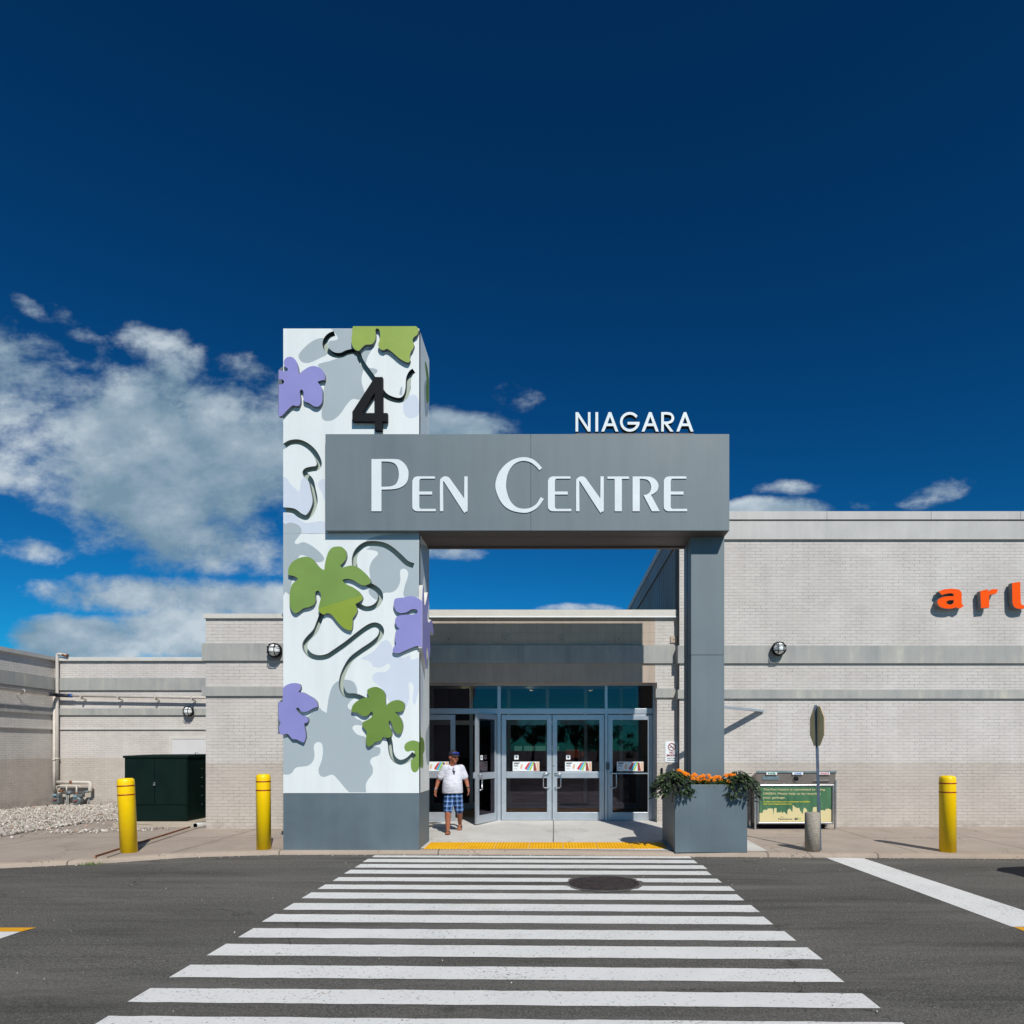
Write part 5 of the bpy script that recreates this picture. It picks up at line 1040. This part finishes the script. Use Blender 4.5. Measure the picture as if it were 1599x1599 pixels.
# ================================================================== street furniture
def bollard(x0, Y0, top, r, label, lean=0):
    X = px(x0, Y0); z0 = zp(X, Y0); t = thing('bollard', label, 'bollard', (X, Y0, z0), 'yellow steel bollards along the kerb'); h_ = top - z0
    pt = lambda f: lean * f; b = MB()
    prof = [(r * .99, 0), (r, .02)]; b.lathe((X, Y0, z0), [(r, -.01), (r, h_ - .075), (r * .985, h_ - .045), (r * .9, h_ - .018), (r * .7, h_ - .004), (0.001, h_)], 32)
    b.build('post', 'yellow', t)
    for zz in (.118, .262): q = MB(); q.lathe((X, Y0, z0), [(r + .0015, h_ - zz - .018), (r + .003, h_ - zz - .016), (r + .003, h_ - zz + .0), (r + .0015, h_ - zz + .002)], 32); q.build('red_band', 'redband', t)
    t.rotation_euler = (0, lean, 0)
bollard(201.4, 10.80, pz(1214.8, 10.8), .125, 'yellow bollard leaning slightly in front of the green cabinet', -.045)
bollard(412, 11.14, pz(1208.5, 11.14), .114, 'yellow bollard standing just left of the tower', -.008)
bollard(1480, 10.86, pz(1210.8, 10.86), .125, 'yellow bollard in front of the right store wall below the orange letters', -.004)
YCB = 10.93; X = px(1268.5, YCB); z0 = zp(X, YCB)
b = MB(); h_ = pz(1268.5, YCB) - z0; b.lathe((X, YCB, z0), [(.118, -.01), (.118, h_ - .012), (.108, h_), (0.001, h_ + .002)], 32)
tag(b.build('concrete_bollard', 'aggregate', origin=(X, YCB, z0)), 'short round exposed aggregate concrete bollard beside the sign post', 'bollard')
# stop sign seen from behind
YS_ = 11.0; Xb = px(1280.5, YS_) ; sg_ = thing('stop_sign', 'stop sign seen nearly edge on from behind on a leaning post', 'traffic sign', (Xb, YS_, zp(Xb, YS_)))
zt2 = pz(1101, YS_); top = Vector((px(1273, YS_), YS_ - .02, zt2)); base = Vector((Xb, YS_, zp(Xb, YS_)))
b = MB(); dv_ = (top - base); w_, dp_ = .028, .022
def chan(b, p0, p1):
    prof = [(-w_ - .016, -dp_), (-w_, -dp_), (-w_ * .55, dp_), (w_ * .55, dp_), (w_, -dp_), (w_ + .016, -dp_), (w_ + .016, -dp_ + .004), (w_ + .003, -dp_ + .004), (w_ * .6, dp_ + .004), (-w_ * .6, dp_ + .004), (-w_ - .003, -dp_ + .004), (-w_ - .016, -dp_ + .004)]
    n0 = len(b.v)
    for p in (p0, p1):
        for u, v in prof: b.v.append((p.x + v * .9 + .2 * u, p.y + u * .6 - v * .3, p.z))
    n = len(prof)
    for i in range(n): b.face((n0 + i, n0 + (i + 1) % n, n0 + n + (i + 1) % n, n0 + n + i))
    b.face([n0 + i for i in range(n)][::-1]); b.face([n0 + n + i for i in range(n)])
chan(b, base, top); b.build('post', 'galv', sg_)
sc_ = base.lerp(top, (pz(1134, YS_) - base.z) / (top.z - base.z)) + Vector((.006, 0, 0)); Ro = .352
an = R(2); ux = Vector((math.sin(an), math.cos(an), 0))
oc = [(Ro * math.cos(R(22.5 + 45 * i)), Ro * math.sin(R(22.5 + 45 * i))) for i in range(8)]
place = lambda u, v, d: sc_ + ux * (-u) + Vector((0, 0, v)) + Vector((1, 0, 0)) * d
b = MB(); b.plate([oc], place, .006, side=0, back=False); b.build('plate', 'signback', sg_)
b = MB(); b.plate([[(x * .999, y * .999) for x, y in oc]], lambda u, v, d: sc_ + ux * u + Vector((0, 0, v)) + Vector((.009 - d, 0, 0)), .002, side=0); b.build('face', 'signred', sg_)
b = MB()
for z in (-.27, .27): b.tube([sc_ + ux * -.1 + Vector((-.01, 0, z)), sc_ + ux * -.1 + Vector((.0, 0, z))], .012, 8); b.tube([sc_ + ux * .1 + Vector((-.01, 0, z)), sc_ + ux * .1 + Vector((0, 0, z))], .012, 8)
b.build('bolt', 'steel', sg_)
# recycling unit
YR0 = 13.72; rX0, rX1 = px(1182.5, YR0), px(1302, YR0); rz = lambda y: pz(y, YR0); g0 = zp(5, 13.8)
ru = thing('recycling_bin', 'stainless recycling station with green poster against the right wall', 'recycling bin', (5, 13.9, g0))
b = MB(); b.box(rX0 + .01, rX1 - .01, YR0 + .03, YR0 + .42, rz(1287), rz(1226)); b.build('cabinet', 'steel_brown', ru)
for x in (rX0 - .055, rX1 + .02):
    for y_ in (YR0 + .0, YR0 + .40): m = MB(); m.box(x, x + .035, y_, y_ + .035, g0, rz(1218)); m.build('leg', 'steel', ru)
b = MB(); b.box(rX0 + .1, rX1 - .1, YR0 + .2, YR0 + .24, g0, rz(1286)); b.build('underframe', 'black', ru)
b = MB(); zt3 = rz(1205); zb3 = rz(1225)
sect = [(YR0 - .03, zt3), (YR0 + .43, zt3 - .14), (YR0 + .43, zb3 - .03), (YR0 + .02, zb3)]; n0 = 0
for x in (rX0 - .02, rX1 + .03): b.v += [(x, y, z) for y, z in sect]
b.face((0, 3, 2, 1)); b.face((4, 5, 6, 7))
for i in range(4): b.face((i, (i + 1) % 4, 4 + (i + 1) % 4, 4 + i))
for f in range(len(b.f)): pass
b.build('hood', 'steel_brown', ru)
b = MB(); b.box(rX0 - .03, rX1 + .04, YR0 - .045, YR0 - .02, zt3 - .022, zt3 + .008); b.tube([(rX0 - .03, YR0 - .03, zt3), (rX1 + .04, YR0 - .03, zt3)], .014, 8); b.build('hood_edge', 'steel', ru)
fy = lambda z: YR0 - .03 + .05 * (zt3 - z) / (zt3 - zb3)
for x, m1, tx in ((1195.5, 's_green', 'PAPER'), (1236, 's_blue', 'CANS'), (1277.5, 's_red', 'WASTE')):
    X0 = px(x, YR0); q = MB(); q.box(X0, X0 + .22, YR0 - .052, YR0 - .046, zt3 - .06, zt3 - .008); l_ = q.build('bin_label', 'white', ru); tX = text(tx, X0 + .11, YR0 - .0535, zt3 - .052, .05, m1, ru, 'label_lettering', 1.1, 'CENTER', bold=.002)
q = MB(); X0 = px(1190.5, YR0); q.box(X0, X0 + .34, fy(rz(1215)) - .008, fy(rz(1215)) + .03, rz(1217.5), rz(1212.5)); q.build('slot', 'steel', ru)
q = MB(); q.lathe((px(1242.5, YR0), fy(rz(1216)) + .012, rz(1216)), [(.065, 0), (.065, .02), (.055, .022), (.055, .0201)], 24, 0, 'Y', ms=[0, 0, 1]); q.build('round_opening', ['steel_brown', 'black'], ru)
q = MB(); X0 = px(1270.5, YR0); q.box(X0, X0 + .33, fy(rz(1219)) - .03, fy(rz(1219)) + .02, rz(1219.8), rz(1219)); q.build('slot', 'steel', ru)
fw = .03; fr = MB(); a0, a1, c0, c1 = rX0, rX1, rz(1286.5), rz(1225.5)
fr.box(a0, a0 + fw, YR0 - .01, YR0 + .03, c0, c1); fr.box(a1 - fw, a1, YR0 - .01, YR0 + .03, c0, c1); fr.box(a0 + fw, a1 - fw, YR0 - .009, YR0 + .029, c0, c0 + fw); fr.box(a0 + fw, a1 - fw, YR0 - .009, YR0 + .029, c1 - fw, c1); frame = fr.build('poster_frame', 'steel', ru, bevel=.003)
Yp = YR0 + .012; PXx = lambda x: px(x, Yp); PZz = lambda y: pz(y, Yp); k6 = lambda x, y: (px(1160 + x / 9.994, Yp), pz(1190 + y / 9.994, Yp))
x0p, x1p, z0p, z1p = PXx(1186), PXx(1298), PZz(1283.5), PZz(1228.3)
sky_ = [k6(*p) for p in ((230, 960), (230, 800), (310, 790), (318, 750), (345, 742), (375, 750), (388, 728), (415, 722), (470, 728), (476, 830), (490, 718), (525, 716), (528, 790), (590, 782), (600, 765), (610, 800), (645, 775), (670, 800), (690, 820), (700, 740), (735, 728), (760, 770), (775, 775), (780, 665), (810, 700), (850, 720), (880, 712), (895, 760), (935, 815), (945, 730), (965, 708), (1000, 745), (1010, 815), (1085, 800), (1095, 705), (1150, 700), (1155, 790), (1200, 790), (1210, 755), (1250, 750), (1280, 760), (1290, 735), (1345, 725), (1360, 740), (1400, 745), (1400, 960))]
b = MB(); b.plate([[(x0p, z0p), (x1p, z0p), (x1p, z1p), (x0p, z1p)]], wallpl(Yp), .004, colours=[(sky_, 1)], side=0); b.build('poster', ['poster_green', 'cream'], frame)
for tx, xx, yy, sz, mt, wd in (('The Pen Centre is committed to being', 315, 442, .058, 'cream', 965), ('GREEN. Please help us by recycling', 315, 506, .058, 'cream', 895), ('your garbage.', 315, 568, .058, 'cream', 350), ('To learn more about our commitment to GREEN,', 315, 627, .036, 'poster_yellow', 735), ('visit www.thepencentre.com', 315, 662, .036, 'poster_yellow', 450), ('the', 590, 862, .02, 'ink', 40), ('PenCentre', 550, 900, .046, 'ink', 215)):
    X0, Z0_ = k6(xx, yy); tgt = wd / 9.994 * Yp / FPX
    o = text(tx, X0, Yp - .002, Z0_, sz, mt, frame, 'poster_lettering', bold=.0006); w0 = max(v.co.x for v in o.data.vertices) - min(v.co.x for v in o.data.vertices); lx = X0 - ORG[frame.name].x
    for v in o.data.vertices: v.co.x = lx + (v.co.x - lx) * tgt / w0
X0, Z0_ = k6(808, 900); text('ac', X0, Yp - .002, Z0_, .085, 'ink', frame, 'poster_lettering', bold=.003); text('t', X0 + .095, Yp - .002, Z0_, .085, 'p_green', frame, 'poster_lettering', bold=.003)
# green transformer cabinet
YC = 14.4; gx0, gx1 = px(194.5, YC), px(292.5, YC); gz0, gz1 = pz(1282.5, YC), pz(1180, YC); gy1 = 15.45
cb_ = thing('concrete_pad', 'low concrete pad under the dark green cabinet', 'concrete pad', (-8.5, 14.9, 0))
b = MB(); b.box(gx0 - .12, px(305, 14.18), 14.18, 15.6, .0, gz0); b.build('slab', 'pad', cb_, bevel=.015)
tc_ = thing('utility_cabinet', 'large dark green utility cabinet with padlocked doors on a concrete pad', 'utility cabinet', (-8.6, 14.9, gz0))
b = MB(); b.box(gx0, gx1, YC, gy1, gz0, gz1 - .03); b.build('body', 'green_box', tc_, bevel=.008)
b = MB(); b.v = [(gx0 - .02, YC - .03, gz1 - .05), (gx1 + .02, YC - .03, gz1 - .05), (gx1 + .02, gy1 + .02, gz1 - .05), (gx0 - .02, gy1 + .02, gz1 - .05), (gx0 - .02, YC - .03, gz1), (gx1 + .02, YC - .03, gz1 + .01), (gx1 + .02, gy1 + .02, gz1 + .03), (gx0 - .02, gy1 + .02, gz1 + .02)]
for q in ((0, 3, 2, 1), (4, 5, 6, 7), (0, 1, 5, 4), (1, 2, 6, 5), (2, 3, 7, 6), (3, 0, 4, 7)): b.face(q)
b.build('lid', 'green_box', tc_, bevel=.006)
xm = px(242, YC); zs_ = pz(1257, YC)
for x0, x1 in ((gx0 + .02, xm - .006), (xm + .006, gx1 - .02)): b = MB(); b.box(x0, x1, YC - .022, YC - .002, zs_ + .008, gz1 - .07); b.build('door', 'green_box', tc_, bevel=.005)
b = MB(); b.box(gx0 + .02, gx1 - .02, YC - .022, YC - .002, gz0 + .02, zs_ - .006); b.build('sill_panel', 'green_box', tc_, bevel=.005)
b = MB(); xl, zl = xm + .015, pz(1224.5, YC); b.box(xl - .022, xl + .022, YC - .06, YC - .03, zl - .03, zl + .012); b.tube([(xl - .014, YC - .045, zl + .01), (xl - .014, YC - .045, zl + .035), (xl, YC - .045, zl + .047), (xl + .014, YC - .045, zl + .035), (xl + .014, YC - .045, zl + .01)], .0045, 6); b.build('padlock', 'steel', tc_, bevel=.004)
b = MB()
for z in (.5, .7, .9, 1.1, 1.3): b.lathe((gx1, 15.0, z), [(.012, 0), (.008, .006), (.001, .008)], 8, 0, 'X')
b.build('bolt', 'steel', tc_)
b = MB(); b.tube([(gx1 - .12, 14.9, gz1), (gx1 - .09, 14.9, gz1 + .06), (gx1 - .04, 14.9, gz1 + .06), (gx1 - .01, 14.9, gz1 + .01)], .008, 6); b.build('lifting_lug', 'steel', tc_)

# ================================================================== the walking man
GY = 13.0
def J(x, y, dY=0): return Vector((px(x, GY + dY), GY + dY, pz(y, GY + dY)))
mn = thing('person', 'man in white polo, blue plaid shorts, cap and sandals walking out of the doors', 'person', (px(708, GY), GY, zp(-1.97, GY)))
yaw = R(38); hc = J(708.2, 1182.2, -.03); Rh = Matrix.Rotation(yaw, 3, 'Z') @ Matrix.Rotation(R(1), 3, 'X')
hp = lambda x, y, z: hc + Rh @ Vector((x, y, z))          # head space: -Y = face direction
b = MB()
b.ell(hp(0, 0, .015), (.079, .098, .105), rot=Rh); b.cone(hp(0, -.03, -.045), hp(0, -.055, -.085), .062, .038); b.cone(hp(0, -.03, -.07), hp(0, -.05, -.065), .06, .05)
b.cone(hp(0, -.094, .01), hp(0, -.118, -.026), .012, .018); b.ell(hp(.017, -.104, -.03), (.011, .011, .009)); b.ell(hp(-.017, -.104, -.03), (.011, .011, .009))
for s_ in (-1, 1): b.ell(hp(.081 * s_, .012, -.012), (.012, .022, .034), rot=Rh); b.cone(hp(.045 * s_, -.082, .028), hp(.018 * s_, -.092, .026), .010, .010); b.ell(hp(.045 * s_, -.074, -.035), (.025, .022, .025))
b.ell(hp(0, -.092, -.060), (.028, .014, .008), rot=Rh); b.ell(hp(0, -.090, -.074), (.024, .014, .009), rot=Rh)
neck = J(707, 1197, .02); b.cone(hp(0, .015, -.05), neck, .062, .075)
shL, shR = J(695.2, 1200, .0), J(719.8, 1200, .04); pel = J(707.5, 1241)
b.cone(J(707, 1204, .02), pel, .10, .11); b.cone(neck, J(707, 1204, .02), .07, .09); b.cone(shL, shR, .065, .065)
def arm(sh, el, wr, palm, r0, r1, r2, side, curl):
    b.cone(sh, el, r0, r1); b.cone(el, wr, r1 * 1.02, r2)
    d = (palm - wr).normalized(); acr = Vector((side * .35, -1, 0)); acr = (acr - d * acr.dot(d)).normalized(); nrm = d.cross(acr).normalized()
    if nrm.x * side > 0: nrm = -nrm                          # palm side faces the thigh
    b.cone(wr, wr + d * .03, r2, .026)
    for k in (-1, -.33, .33, 1): b.cone(wr + d * .025 + acr * .020 * k, wr + d * .085 + acr * .029 * k, .019, .0135)
    for k, L_ in ((-1, .060), (-.33, .072), (.33, .078), (1, .070)):
        k0 = wr + d * .088 + acr * .029 * k; k1 = k0 + (d + nrm * .18).normalized() * L_ * .45; k2 = k1 + (d + nrm * curl * .7).normalized() * L_ * .33; k3 = k2 + (d * .7 + nrm * curl).normalized() * L_ * .26
        b.cone(k0, k1, .0105, .0095, 8); b.cone(k1, k2, .0095, .009, 8); b.cone(k2, k3, .009, .0078, 8)
    t0 = wr + d * .03 + acr * .024; t1 = t0 + (d * .6 + acr * .7 + nrm * .25).normalized() * .042; t2 = t1 + (d * .95 + acr * .15 + nrm * .3).normalized() * .034; b.cone(t0, t1, .015, .012, 8); b.cone(t1, t2, .012, .0095, 8)
arm(shL, J(684.3, 1219.5, .03), J(680.6, 1232.5, -.03), J(678.9, 1243, -.09), .056, .043, .029, -1, .8)
arm(shR, J(728.3, 1219, .08), J(731.2, 1230.5, .02), J(732.0, 1242, -.03), .056, .043, .029, 1, .8)
hipL, hipR = J(701.5, 1243), J(714, 1243)
gf, gb = zp(-2, 12.75), zp(-1.9, 13.3)
kL, aL = J(699.2, 1268.5, -.17), Vector((px(699.3, 12.80), 12.80, gf + .085)); kR, aR = J(717.2, 1268, .03), Vector((px(718.0, 13.32), 13.34, gb + .135))
b.cone(hipL, kL, .085, .058); b.cone(kL, kL.lerp(aL, .32) + Vector((0, .02, 0)), .057, .060); b.cone(kL.lerp(aL, .32) + Vector((0, .02, 0)), aL, .058, .036)
b.cone(hipR, kR, .085, .058); b.cone(kR, kR.lerp(aR, .32) + Vector((0, .02, 0)), .057, .060); b.cone(kR.lerp(aR, .32) + Vector((0, .02, 0)), aR, .058, .036)
def foot(a, gz, pitch, yaw_):
    F = Matrix.Rotation(yaw_, 3, 'Z') @ Matrix.Rotation(pitch, 3, 'X'); q = lambda x, y, z: a + F @ Vector((x, y, z))
    b.cone(a, q(0, .025, -.045), .036, .034); b.cone(q(0, .02, -.045), q(0, -.10, -.052), .034, .030); b.cone(q(0, -.05, -.03), q(0, -.12, -.055), .028, .026); b.cone(q(.02, -.10, -.057), q(.022, -.155, -.062), .024, .018); b.cone(q(-.02, -.10, -.06), q(-.026, -.14, -.063), .022, .016)
    for k in range(5): b.cone(q(.032 - k * .017, -.14 + k * .006, -.062), q(.034 - k * .018, -.172 + k * .009, -.065), .0125 - k * .0008, .010, 8)
    s_ = MB(); zz = -.080
    ol = catmull([(0, .07), (.034, .05), (.034, -.02), (.050, -.10), (.046, -.165), (.02, -.195), (-.02, -.185), (-.045, -.14), (-.046, -.09), (-.034, -.02), (-.034, .05)], 4)
    s_.plate([ol], lambda u, v, d_: q(u, v, zz + .008 - d_), .020, side=0)
    for x_ in (-1, 1): s_.tube([q(.006, -.125, zz + .02), q(.022 * x_ + .004, -.10, zz + .055), q(.040 * x_, -.055, zz + .035), q(.042 * x_, -.03, zz + .0)], [.008, .016, .016, .008], 8)
    s_.build('sandal', 'sandal', mn)
foot(aL, gf, R(-2), R(6)); foot(aR, gb, R(24), R(-2))
b.build('body', 'skin', mn, remesh=.0062)
b = MB(); rings = [(1196.0, 707.2, .085, .075, .02), (1197.2, 707.2, .125, .088, .02), (1199.2, 707.2, .165, .10, .02), (1204, 707.3, .172, .118, .015), (1210, 707.4, .172, .130, .0), (1216, 707.3, .182, .148, -.02), (1222, 707.0, .192, .165, -.035), (1228, 706.9, .200, .168, -.035), (1233, 706.9, .203, .160, -.03), (1238.2, 706.9, .203, .150, -.022), (1238.3, 706.9, .17, .12, -.022)]   # polo shirt
for y_, x_, rx_, ry_, dy_ in rings:
    c = J(x_, y_, 0); 
    for k in range(36): a = 2 * math.pi * k / 36; b.v.append((c.x + rx_ * math.cos(a), c.y + dy_ + ry_ * math.sin(a), c.z))
for i in range(len(rings) - 1):
    for k in range(36): b.face((i * 36 + k, (i + 1) * 36 + k, (i + 1) * 36 + (k + 1) % 36, i * 36 + (k + 1) % 36), 0, True)
b.face(range(36)); b.face([(len(rings) - 1) * 36 + k for k in range(36)][::-1])
for sh, el, f in ((shL, J(684.3, 1219.5, .03), .66), (shR, J(728.3, 1219, .08), .66)): b.cone(sh + Vector((0, 0, .002)), sh.lerp(el, f), .080, .074); b.cone(sh + Vector((0, 0, .0)), neck + Vector((0, 0, -.055)), .078, .085)
b.build('polo_shirt', 'polo', mn, remesh=.010)
b = MB(); c0_ = neck + Vector((0, 0, .022))
for s_ in (-1, 1): b.v += [tuple(c0_ + Vector(p)) for p in ((.005 * s_, -.085, -.05), (.085 * s_, -.055, -.03), (.082 * s_, -.01, .01), (.05 * s_, -.058, .016), (.055 * s_, -.108, -.062))]
for k in (0, 5): b.face([k + i for i in (0, 4, 1, 2, 3)])
o = b.build('collar', 'polo', mn); md = o.modifiers.new('solid', 'SOLIDIFY'); md.thickness = .008
b = MB(); pk = J(708.4, 1201, -.135); b.box(pk.x - .004, pk.x + .006, pk.y - .01, pk.y + .01, pk.z - .07, pk.z + .03); b.box(pk.x + .0, pk.x + .03, pk.y - .022, pk.y - .012, pk.z - .075, pk.z - .03); b.build('hanging_glasses', 'ink', mn)
b = MB(); b.box(pk.x - .018, pk.x + .002, pk.y - .006, pk.y + .004, pk.z - .03, pk.z + .05); b.build('placket', 'polo', mn)
b = MB()                                                    # shorts
b.ell(J(707.5, 1242, .0), (.180, .135, .13)); 
for hp_, kn in ((hipL, kL), (hipR, kR)): e = hp_.lerp(kn, .84); b.cone(hp_, e, .104, .092)
b.build('plaid_shorts', 'plaid', mn, remesh=.011)
b = MB(); b.ell(hp(0, .004, .055), (.088, .106, .082), rot=Rh)
b.v = [tuple(p) for p in b.v]
keepf = []
for f, mi, sm in zip(b.f, b.mi, b.sm):
    c = sum((Vector(b.v[i]) for i in f), Vector()) / len(f); l = Rh.inverted() @ (c - hc)
    if l.z > .035: keepf.append((f, mi, sm))
b.f, b.mi, b.sm = [k[0] for k in keepf], [k[1] for k in keepf], [k[2] for k in keepf]
br = [(math.sin(R(a)) * .078, -math.cos(R(a)) * .085 - (.075 if abs(a) < 60 else .075 * (90 - abs(a)) / 30), .040 - .018 * (abs(a) < 60)) for a in range(-88, 89, 8)]; inn = [(math.sin(R(a)) * .082, -math.cos(R(a)) * .098, .046) for a in range(-88, 89, 8)]
n0 = len(b.v); b.v += [tuple(hp(*p)) for p in inn] + [tuple(hp(*p)) for p in br]
for i in range(len(br) - 1): b.face((n0 + i, n0 + len(br) + i, n0 + len(br) + i + 1, n0 + i + 1), 0, True)
o = b.build('cap', 'cap', mn); md = o.modifiers.new('solid', 'SOLIDIFY'); md.thickness = .006
b = MB(); 
for s_ in (-1, 1): b.ell(hp(.034 * s_, -.112, .078), (.030, .010, .014), rot=Rh)
b.tube([hp(-.01, -.116, .08), hp(.01, -.116, .08)], .004, 6); b.tube([hp(.066, -.10, .08), hp(.093, -.0, .07)], .003, 6); b.tube([hp(-.066, -.10, .08), hp(-.093, -.0, .07)], .003, 6)
b.build('sunglasses', 'capblue', mn)
b = MB(); 
for s_ in (-1, 1): b.ell(hp(.033 * s_, -.0865, .012), (.012, .006, .006), rot=Rh)
b.build('eye', 'white', mn); b = MB()
for s_ in (-1, 1): b.ell(hp(.033 * s_, -.0925, .012), (.006, .004, .005), rot=Rh)
b.build('pupil', 'ink', mn)
b = MB(); b.ell(hp(0, .02, .0), (.083, .086, .075), rot=Rh); keepf = [(f, mi, sm) for f, mi, sm in zip(b.f, b.mi, b.sm) if (Rh.inverted() @ (sum((Vector(b.v[i]) for i in f), Vector()) / len(f) - hc)).y > .0]; b.f, b.mi, b.sm = [k[0] for k in keepf], [k[1] for k in keepf], [k[2] for k in keepf]; b.build('hair', 'hair', mn)
b = MB(); w1 = J(680.6, 1231.5, -.03); b.tube([w1 + Vector((.002, 0, .012)), w1 + Vector((-.002, 0, -.012))], .036, 14); b.build('wristwatch', 'watch', mn)
b = MB(); w1 = J(731.2, 1229.5, .02); b.tube([w1 + Vector((-.002, 0, .012)), w1 + Vector((.002, 0, -.012))], .036, 14); b.build('wristband', 'ink', mn)

# ================================================================== parked car just outside the right edge (its shadow reaches the picture)
cr_ = thing('parked_car', 'silver hatchback parked at the right edge whose shadow falls on the road', 'car', (8.6, 8.4, 0))
cx0, cy0, cy1 = 6.57, 7.50, 9.12
prof = [(0, .28), (.04, .55), (.14, .68), (.5, .76), (1.05, .86), (1.75, 1.32), (2.1, 1.42), (3.1, 1.42), (3.75, 1.12), (3.95, .95), (4.0, .5), (3.95, .28), (3.45, .22), (.5, .22)]
stz = [(0, .90, .0), (.10, .98, .0), (.25, 1, 0), (.75, 1, 0), (.90, .98, 0), (1, .90, 0)]
b = MB(); n = len(prof)
for f, sc2, _ in [(0, .94, 0), (.06, .995, 0), (.15, 1, 0), (.85, 1, 0), (.94, .995, 0), (1, .94, 0)]:
    for x, z in prof:
        tum = .14 * max(0, (z - .85) / .55); ff = .5 + (f - .5) * (1 - tum); xx = 2 + (x - 2) * (sc2 if True else 1); zz = .5 + (z - .5) * (1 if sc2 == 1 else .985)
        b.v.append((cx0 + xx, cy0 + (cy1 - cy0) * ff, zz))
for i in range(5):
    for j in range(n):
        a, c = i * n + j, i * n + (j + 1) % n; b.face((a, a + n, c + n, c), 0, True)
b.face(range(n)); b.face([5 * n + i for i in range(n)][::-1]); o = b.build('body', 'carpaint', cr_, bevel=.03)
yo = .04
for (ya, sg) in ((cy0, -1), (cy1, 1)):
    b = MB(); off = lambda z: ya - sg * (cy1 - cy0) * .5 * .14 * max(0, (z - .85) / .55) + sg * .006
    for quad in ([(1.25, .92), (2.25, .92), (2.25, 1.33), (1.82, 1.33)], [(2.32, .92), (3.55, .95), (3.1, 1.33), (2.32, 1.33)]):
        vs_ = [(cx0 + x, off(z), z) for x, z in quad]; b.quad(*(vs_ if sg < 0 else vs_[::-1]))
    b.build('side_window', 'carglass', cr_)
b = MB(); b.quad((cx0 + 1.1, cy0 + .12, .905), (cx0 + 1.1, cy1 - .12, .905), (cx0 + 1.72, cy1 - .2, 1.315), (cx0 + 1.72, cy0 + .2, 1.315)); b.v = [(x - .012, y, z + .012) for x, y, z in b.v]; b.build('windscreen', 'carglass', cr_)
for x in (cx0 + .75, cx0 + 3.2):
    for y_, sg in ((cy0 + .02, -1), (cy1 - .02, 1)):
        t = MB(); pr = [(.17, -.09), (.29, -.10), (.31, -.06), (.31, .06), (.29, .10), (.17, .09)]; n0 = 0
        for r_, h_ in pr:
            for k in range(28): a = 2 * math.pi * k / 28; t.v.append((x + r_ * math.cos(a), y_ + h_, .31 + r_ * math.sin(a)))
        for i in range(5):
            for k in range(28): a, c = i * 28 + k, i * 28 + (k + 1) % 28; t.face((a, c, c + 28, a + 28), 0, True)
        wh = t.build('wheel', 'rubber', cr_)
        q = MB(); q.tube([(x, y_ - .07, .31), (x, y_ + .07, .31)], .19, 20); q.build('rim', 'steel', wh)
for y_ in (cy0 + .28, cy1 - .28): q = MB(); q.ell((cx0 + .12, y_, .62), (.10, .16, .07)); q.build('headlight', 'lampglass', cr_)

# ================================================================== trees on the far side of the car park (mirrored in the doors)
rt = random.Random(9)
def tree(x, y, h_, cr, label):
    t = thing('tree', label, 'tree', (x, y, 0), 'trees across the car park'); b = MB(); b.tube([(x, y, 0), (x + .1, y, h_ * .25), (x - .05, y, h_ * .5), (x, y, h_ * .8)], [.22, .17, .12, .04], 8)
    for k in range(7): a = rt.uniform(0, 6.28); z = h_ * rt.uniform(.3, .6); b.tube([(x, y, z), (x + cr * .5 * math.cos(a), y + cr * .5 * math.sin(a), z + cr * .35), (x + cr * .8 * math.cos(a), y + cr * .8 * math.sin(a), z + cr * .6)], [.08, .05, .02], 6)
    b.build('trunk', 'bark', t); c = MB(); c.tone = []
    cl = [(x + rt.gauss(0, cr * .42), y + rt.gauss(0, cr * .42), h_ * .62 + rt.gauss(0, h_ * .16), rt.uniform(.35, .75)) for _ in range(26)]
    for X, Y, Z, r_ in cl:
        tn = rt.uniform(.1, .7)
        for k in range(110):
            d = Vector((rt.gauss(0, 1), rt.gauss(0, 1), rt.gauss(0, .8))).normalized() * r_ * rt.uniform(.5, 1.1); p = Vector((X, Y, Z)) + d; u = Vector((rt.gauss(0, 1), rt.gauss(0, 1), rt.gauss(0, 1))).normalized() * .13; w = u.cross(Vector((rt.gauss(0, 1), rt.gauss(0, 1), rt.gauss(0, 1)))).normalized() * .08; n0 = len(c.v)
            c.v += [tuple(p - u), tuple(p + w), tuple(p + u), tuple(p - w)]; c.face((n0, n0 + 1, n0 + 2, n0 + 3)); c.tone.append(min(1, max(0, tn + rt.uniform(-.15, .25))))
    c.build('crown', 'tleaf', t)
tree(-4.5, -36, 6.2, 3.2, 'tallest tree across the car park mirrored in the left door'); tree(2.2, -38, 5.6, 2.4, 'middle tree across the car park mirrored in the right door'); tree(11.5, -44, 4.6, 4.0, 'broad low tree across the car park mirrored in the side door'); tree(-14, -40, 5.0, 3.4, 'leftmost tree across the car park behind the crossing')
for k, (x, y, h_, c_) in enumerate(((-22, -60, 7, 5), (-12, -62, 6.5, 5), (-3, -64, 6, 5), (6, -62, 5.4, 5), (15, -63, 6, 5), (25, -60, 6.4, 5))): tree(x, y, h_, c_, ('first', 'second', 'third', 'fourth', 'fifth', 'last')[k] + ' from the left in the far row of trees behind the car park')
